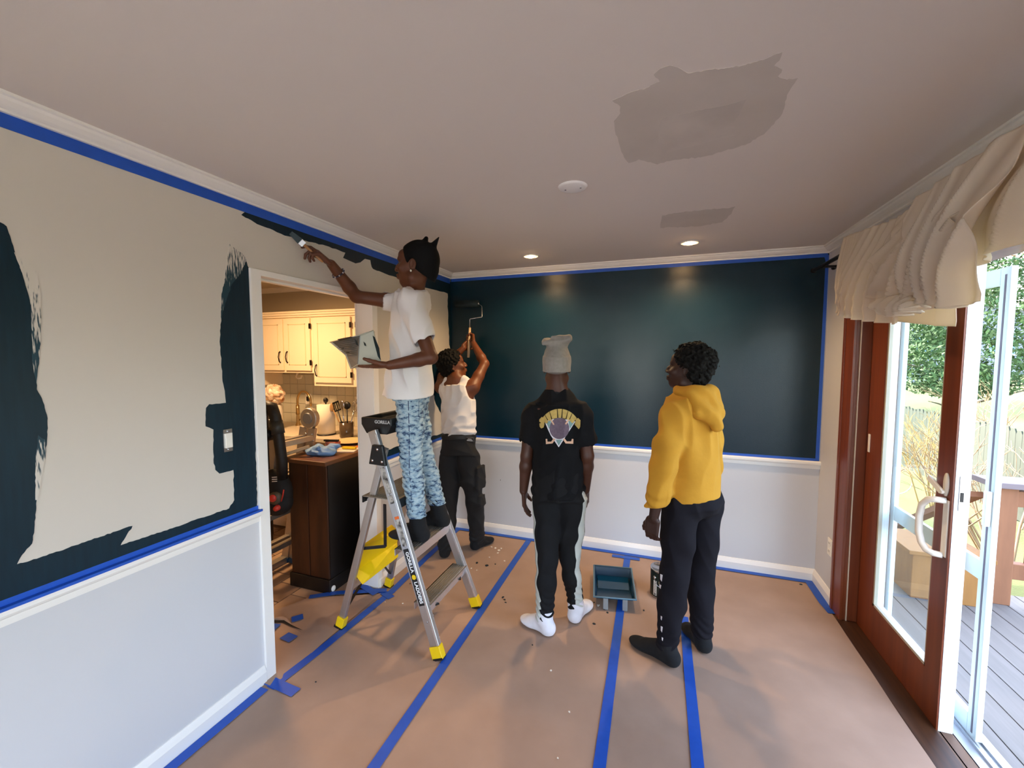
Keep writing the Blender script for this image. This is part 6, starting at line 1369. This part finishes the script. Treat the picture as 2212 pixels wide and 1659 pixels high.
    F.displace(lambda X, Y, Z: .006*w1(X, Y, Z)+.007*crease(75, 4, 24, 55, .6)(X, Y, Z)+.003*w2(X, Y, Z)+.006*np.sin(120*Z+5*np.sin(25*X))*np.clip((.22-Z)*8, 0, 1)); F.plane((0, 0, .055), (0, 0, -1))
    pt = part_mesh(F, 'cargo_trousers', mat('black_twill', '#121113', .85, bump=(40, .2, .004)), t)
    F = Field(hem-np.array([.2, .18, .06]), hem+np.array([.2, .18, .06]), .0045); F.ecap(hem+up*.004, hem-up*.032, sd, (.148, .119), (.152, .122), .006); part_mesh(F, 'belt', mat('black_webbing', '#0a0a0b', .6), pt)
    bv = BVHTree.FromPolygons([v.co[:] for v in pt.data.vertices], [p.vertices[:] for p in pt.data.polygons])
    c = px(1013, 950, 1, y-.15); MB().box((c.x-.030, c.y+.005, c.z-.018), (c.x+.034, c.y+.03, c.z+.014)).build('waist_patch', M_BLACKP, pt)
    for dz, w_ in ((-.002, .024), (-.008, .026), (.006, .016)): MB().box((c.x-.004-w_+.01, c.y+.003, c.z+dz-.0012), (c.x+.004+w_, c.y+.006, c.z+dz+.0012)).build('patch_print', M_LET, pt)
    BK = mat('black_sock', '#0d0d10')
    for s_ in 'LR': sock(J, s_, BK, t, .12)
    # roller
    R = thing('paint_roller', 'paint roller with bent wire frame against the teal wall', 'paint roller', (float(hb[0]), float(hb[1]), float(ha[2])))
    M_HND = mat('pale_roller_handle', '#d8b98f', .5)
    ext = ha-hd*.03
    MB().tube([ext, mix(ha, hb, .3), mix(ha, hb, .7), hb], [.011, .013, .0125, .010], 12).build('handle', M_HND, R)
    k1 = P(1015, 690, 3.46); k2 = P(1041, 685, 3.50); k3 = P(1041, 662, 3.525); k4 = P(1034, 656, 3.53)
    MB().tube([hb, k1, mix(k1, k2, .05)+np.array([0, 0, .004]), k2, mix(k2, k3, .06), k3, k4], .0045, 8).build('wire_frame', M_STEEL, R)
    ce = P(1034, 656, 3.532); cs = ce+np.array([-.228, 0, .004])
    MB().tube([ce, cs], .0325, 20).build('roller_sleeve', mat('teal_soaked_nap', '#06222b', .7, bump=(200, .6, .004)), R)
    MB().lathe([(.0001, .006), (.012, .005), (.014, 0)], ce, (1, 0, 0), 12).build('end_cap', M_STEEL, R)
    return t
person_roller()

# ---------------------------------------------------------------- person on the ladder, in a white t-shirt and washed jeans
def person_ladder():
    y = 2.18; cf_ = nrm([-.84, -.54, 0]); pf_ = nrm([-.98, -.15, 0]); A0 = frame(cf_); r = A0[0]; so = .5695
    ch = P(888, 668, y)
    hl = np.array([-1.275, 2.115, so]); tl = np.array([-1.528, 2.085, so]); hr = np.array([-1.262, 2.345, so]); tr = np.array([-1.515, 2.330, so])
    J = dict(sole=so, head=P(898, 572, 2.17), head_f=np.array([-.97, -.20, .06]), neck=P(893, 634, 2.17), chest=ch, chest_f=cf_, pelvis=P(886, 838, 2.20), pelvis_f=pf_,
             shL=ch-r*.150+np.array([0, 0, .030]), shR=ch+r*.150+np.array([0, 0, .050]), elL=P(931, 772, 2.02), elR=P(770, 641, 2.09), wrL=P(842, 789, 1.935), wrR=P(716, 571, 1.91),
             hipL=P(884, 866, 2.13), hipR=P(896, 866, 2.27), knL=P(889, 990, 2.10), knR=P(914, 985, 2.31), heelL=hl, toeL=tl, heelR=hr, toeR=tr)
    J['anL'] = hl+nrm(tl-hl)*.060+np.array([0, 0, .085]); J['anR'] = hr+nrm(tr-hr)*.060+np.array([0, 0, .085])
    t = thing('person', 'person in a white t-shirt and washed blue jeans standing on the step ladder', 'person', (float(J['pelvis'][0]), float(J['pelvis'][1]), so))
    S = skin('brown_skin', '#623721', '#4a2816')
    hnd = P(680, 540, 1.825); 
    lo, hi = bounds(J); lo = np.minimum(lo, hnd-.14); hi[2] = 2.42; F = Field(lo, hi, .0042); body_prims(F, J, .98); A, L = head(F, J['head'], J['head_f'], (0, 0, 1), 1.08)
    # right hand pinching the brush, left hand flat under the tray
    bt = V3(px(628, 503, 0, XL+.008)); hd_ = nrm(hnd-J['wrR']); pn_ = np.array([-.35, .2, -.95]); pn_ = nrm(pn_-hd_*(pn_@hd_))
    G = J['wrR']+hd_*.100+pn_*.019; bd_ = nrm(bt-G); be = G-bd_*.060
    hand(F, J['wrR'], nrm(hnd-J['wrR']), [-.35, .2, -.95], -1, each=((.15, .45, .45), (.65, .8, .6), (.85, 1.0, .7), (.95, 1.1, .8)), tcurl=.25, tout=.30, s=1.0)
    hand(F, J['wrL'], [-1, -.02, -.07], [0.02, .05, 1], -1, (.02, .06, .06), spread=.12, tcurl=.15, tout=.55, s=1.02)
    clip_floor(F, so); bd = part_mesh(F, 'body', S, t); eyes(bd, L, 1.08, t)
    up = nrm(J['neck']-J['pelvis']); hem = P(884, 850, 2.19); hs = frame(nrm(cf_*.5+pf_*.5))[0]
    F = Field(np.minimum(J['pelvis'], J['elR'])-np.array([.22, .26, .0])*1+np.array([.12, 0, -.75]), J['neck']+np.array([.30, .32, .10]), .0048)
    F.col(J['chest']+up*.09, hem-up*.04, mix(r, hs, .4), [(0, .150, .100), (.3, .158, .116), (.7, .164, .134), (1, .178, .158)], .05)
    F.cap(J['shL'], J['shR'], .062, .062, .05); F.ecap(J['neck']+up*.01, J['neck']-up*.06, r, (.080, .070), (.13, .085), .05)
    F.chain([J['shL'], mix(J['shL'], J['elL'], .62)], [.066, .072], .03); F.chain([J['shR'], mix(J['shR'], J['elR'], .42)], [.066, .066], .03)
    w1, w2 = waves(83, 9, 12, 30, .6), waves(84, 7, 35, 65)
    F.displace(lambda X, Y, Z: .008*w1(X, Y, Z)+.010*crease(86, 4, 24, 55, .7)(X, Y, Z)+.003*w2(X, Y, Z)+.006*np.sin(42*(Z*.8+X*.6)+3*np.sin(11*Y))*np.clip((1.85-Z)*3, 0, 1))
    F.cap(mix(J['shL'], J['elL'], .62), mix(J['shL'], J['elL'], .95), .058, .066, .004, 'sub'); F.cap(mix(J['shR'], J['elR'], .42), mix(J['shR'], J['elR'], .8), .055, .06, .004, 'sub')
    F.plane(hem-up*.005, -up-cf_*.06); F.cap(J['neck']+up*.005-cf_*(-.012), J['neck']+up*.14, .066, .066, .006, 'sub')
    WM = mat('white_cotton', '#dcd9d8', .88, bump=(28, .25, .005))
    te = part_mesh(F, 't_shirt', WM, t)
    # jeans
    F = Field(np.array([J['pelvis'][0]-.26, J['pelvis'][1]-.28, so+.06]), np.array([J['pelvis'][0]+.34, J['pelvis'][1]+.32, J['pelvis'][2]+.12]), .0048); sp = frame(pf_)[0]
    F.ecap(J['pelvis']+up*.05, J['pelvis']-up*.06, sp, (.112, .092), (.140, .110), .03); F.ell(J['pelvis']-up*.07-pf_*.045, (.115, .068, .080), frame(pf_), .03)
    for s_ in 'LR': F.chain([J['hip'+s_], mix(J['hip'+s_], J['kn'+s_], .5), J['kn'+s_]], [.078, .076, .062], .025); F.chain([J['kn'+s_], mix(J['kn'+s_], J['an'+s_], .35), J['an'+s_]+np.array([0, 0, .0])], [.062, .060, .052], .03)
    w1, w2 = waves(93, 9, 16, 36, 1.0), waves(94, 10, 60, 110, 2.0)
    F.displace(lambda X, Y, Z: .006*w1(X, Y, Z)+.0030*w2(X, Y, Z)+.003*np.sin(170*Z+5*np.sin(30*X+20*Y)))
    F.plane((0, 0, so+.145), (0, 0, -1))
    jm = bpy.data.materials.new('acid_washed_denim'); jm.use_nodes = True; nt = jm.node_tree; b = nt.nodes['Principled BSDF']; b.inputs['Roughness'].default_value = .9
    tcn = nt.nodes.new('ShaderNodeTexCoord'); mp = nt.nodes.new('ShaderNodeMapping'); mp.inputs['Scale'].default_value = (1, 1, 2.4); nt.links.new(tcn.outputs['Object'], mp.inputs[0])
    n1 = nt.nodes.new('ShaderNodeTexNoise'); n1.inputs['Scale'].default_value = 24; n1.inputs['Detail'].default_value = 7; n1.inputs['Roughness'].default_value = .68; nt.links.new(mp.outputs[0], n1.inputs[0])
    rp = nt.nodes.new('ShaderNodeValToRGB'); rp.color_ramp.elements[0].position = .40; rp.color_ramp.elements[0].color = (*lin('#1e3558'), 1); rp.color_ramp.elements[1].position = .60; rp.color_ramp.elements[1].color = (*lin('#a9bbc2'), 1)
    e = rp.color_ramp.elements.new(.47); e.color = (*lin('#7f9aac'), 1); nt.links.new(n1.outputs[0], rp.inputs[0]); nt.links.new(rp.outputs[0], b.inputs['Base Color'])
    je = part_mesh(F, 'jeans', jm, t)
    bv = BVHTree.FromPolygons([v.co[:] for v in je.data.vertices], [p.vertices[:] for p in je.data.polygons])
    def seam(pts, nm, rad, m):
        q = []
        for i in range(len(pts)-1):
            for k in range(8):
                u = pts[i][0]+(pts[i+1][0]-pts[i][0])*k/8; v = pts[i][1]+(pts[i+1][1]-pts[i][1])*k/8
                d = (px(u, v, 1, 2.0)-CAMP).normalized(); h, n, i_, ds = bv.ray_cast(CAMP, d)
                if h is not None: q.append(h)
        if len(q) > 2: MB().tube(q, rad, 5).build(nm, m, je)
    ND = mat('navy_seam', '#1c2f55', .9)
    seam([(882, 866), (884, 940), (884, 1010), (892, 1120)], 'side_seam', .0022, ND); seam([(905, 862), (904, 900), (918, 904), (922, 864)], 'pocket_seam', .0014, ND)
    BK = mat('black_sock', '#0d0d10')
    for s_ in 'LR': sock(J, s_, BK, t, .19)
    # black head wrap with two knot points
    c = J['head']; s = 1.08; F = Field(c-np.array([.20, .20, .16]), c+np.array([.22, .20, .22]), .0036)
    F.ell(L(0, -.022, .040), (.084*s, .108*s, .092*s), A, .01); F.ell(L(0, -.068, -.010), (.066*s, .058*s, .080*s), A, .03); F.chain([L(0, -.075, -.04), L(0, -.088, -.105)], [.045*s, .022*s], .03)
    F.cap(L(.01, -.040, .120), L(.015, -.048, .146), .022, .013, .012); F.cap(L(.0, -.095, .105), L(-.005, -.125, .148), .020, .004, .012)
    F.plane(L(0, .075, .028), A[1]*.55-A[2]*.85); F.plane(L(0, .02, -.02), A[1]*.93-A[2]*.35)
    for x in (-1, 1): F.ell(L(x*.085, -.004, -.016), (.030*s, .026*s, .036*s), A, .008, 'sub')
    w1 = waves(97, 8, 40, 90); F.displace(lambda X, Y, Z: .002*w1(X, Y, Z)); part_mesh(F, 'head_wrap', mat('black_head_wrap', '#060606', .8, bump=(40, .3, .004), spec=.2), t)
    MB().ell(L(-.082, -.006, -.048) if (A[0] @ np.array([0, 1, 0])) > 0 else L(.082, -.006, -.048), (.0055, .0055, .0065)).build('earring', mat('earring_stone', '#e6e0d6', .15), t)
    # bead bracelet on the raised forearm
    ce = mix(J['elR'], J['wrR'], .74); ad = nrm(J['wrR']-J['elR']); x_ = nrm(np.cross(ad, [0, 0, 1])); z_ = np.cross(x_, ad); br = None
    b0 = MB()
    br = MB().tube([ce+(x_*math.cos(a)+z_*math.sin(a))*.0345 for a in np.linspace(0, 2*math.pi, 25)], .002, 5).build('bracelet', M_BLACKP, t)
    for i in range(24):
        a = 2*math.pi*i/24; MB().ell(ce+(x_*math.cos(a)+z_*math.sin(a))*.036, (.0048,)*3, n=8, m=6).build('bead', (mat('navy_bead', '#1d2038', .3), mat('pale_bead', '#b9b2b4', .3))[i % 3 == 0], br)
    # brush
    B = thing('paint_brush', 'angled paint brush with wooden handle touching the wall below the crown moulding', 'paint brush', be)
    bl_ = np.linalg.norm(bt-be); f0, f1 = be+bd_*(bl_-.085), be+bd_*(bl_-.058); Vz = lambda a: Vector(a)
    MB().tube([be, be+bd_*.02, mix(be, f0, .6), f0], [.005, .0085, .0065, .009], 10).build('handle', mat('brush_wood', '#a9784a', .45), B)
    MB().bar(f0, f1, .012, .034, (0.2, 0, 1)).build('ferrule', M_STEEL, B, bev=.002)
    MB().bar(f1, bt, .014, .036, (0.2, 0, 1), .005, .022).build('bristles', mat('teal_wet_bristle', '#0b2a33', .5, bump=(200, .5, .002)), B)
    # hand tray
    yN, yF = 1.915, 2.075
    T = thing('hand_tray', 'pale plastic hand paint tray with ribbed ramp held on an open palm', 'paint tray', (-1.55, 2.0, 1.6))
    ML = mat('pale_sage_plastic', '#b9bdb0', .45); MG = mat('grey_ribbed_plastic', '#747573', .45, bump=(60, .0, .001))
    q = lambda u, v, yy: px(u, v, 1, yy)
    n1_, n2_, n3_, n4_ = q(777, 724, yN), q(806, 714, yN), q(823, 784, yN), q(772, 788, yN)
    g1_, g2_, g3_ = q(713, 739, yF), q(747, 768, yF), q(758, 797, yF)
    film('front_wall', [n1_, n2_, n3_, n4_], Vector((0, 1, 0)), .004, ML, T)
    film('ribbed_ramp', [n1_, n4_, g3_, g2_, g1_], Vector((.7, .5, .3)), .004, MG, T)
    film('side_wall', [n2_, n3_, n3_+Vector((-.085, .12, .0)), n2_+Vector((-.085, .12, 0))], Vector((-1, 0, 0)), .004, ML, T)
    film('back_wall', [g1_, g2_, g3_, n3_+Vector((-.085, .12, .0)), n2_+Vector((-.085, .12, 0))], Vector((0, -.2, 0)), .02, ML, T)
    film('tray_floor', [n4_, n3_, n3_+Vector((-.085, .12, .0)), g3_], Vector((0, 0, 1)), .004, ML, T)
    MB().tube([g1_, n1_, n2_, n2_+Vector((-.085, .12, 0)), g1_], .0035, 6).build('rim', ML, T)
    nrm_r = (n4_-n1_).cross(g1_-n1_).normalized(); nrm_r = nrm_r if nrm_r.dot(CAMP-n1_) > 0 else -nrm_r
    for i in range(9):
        tt = .08+i*.075; a_, b_ = n1_.lerp(n4_, tt), g1_.lerp(g2_, min(1, tt*1.25)); MB().tube([a_.lerp(b_, .06)+nrm_r*.001, a_.lerp(b_, .92)+nrm_r*.001], .0018, 5).build('rib', mat('grey_rib', '#5f605e', .45), T)
    TP = mat('teal_drip', '#0b2228', .3)
    for pts in ([(806, 725), (810, 728), (820, 752), (823, 778), (817, 770), (809, 740)], [(786, 738), (790, 742), (792, 748), (788, 746)], [(766, 730), (772, 738), (776, 748), (770, 744)]):
        film('paint_drip', [q(u, v, yN)+Vector((0, -.0025, 0)) for u, v in pts], Vector((0, -1, 0)), .0012, TP, T)
    for uv in ([(730, 733), (760, 727), (764, 730), (735, 737)], [(741, 752), (744, 751), (745, 754), (741, 755)], [(749, 760), (757, 760), (756, 763), (750, 762)]):
        pts = []
        for u, v in uv:
            d = (q(u, v, 2.0)-CAMP).normalized(); k = (n1_-CAMP).dot(nrm_r)/d.dot(nrm_r); pts.append(CAMP+d*k+nrm_r*.004)
        film('paint_drip', pts, nrm_r, .001, TP, T)
    return t
person_ladder()

# ---------------------------------------------------------------- crumpled blue cloth on the dark cabinet
def blue_cloth():
    c = np.array(CLOTH_AT); F = Field(c-np.array([.20, .15, .02]), c+np.array([.20, .15, .12]), .004); r = random.Random(12)
    for i in range(11):
        a = r.uniform(0, 6.28); p = c+np.array([r.uniform(-.11, .11), r.uniform(-.06, .06), r.uniform(.018, .050)]); q = p+np.array([math.cos(a)*.055, math.sin(a)*.04, r.uniform(-.012, .02)]); F.cap(p, q, .024, .018, .012)
    F.ell(c+np.array([0, 0, .02]), (.13, .075, .035), None, .02); w = crease(33, 4, 60, 130)
    F.displace(lambda X, Y, Z: .008*w(X, Y, Z)); F.plane((0, 0, c[2]+.001), (0, 0, -1))
    o = link('shop_cloth', F.mesh('shop_cloth', mat('blue_cloth', '#7fa8d8', 0.6, var=(12, 0.5), color2='#4f7fc4')), None, 'crumpled light blue cloth heaped on the dark cabinet', 'cloth')
blue_cloth()
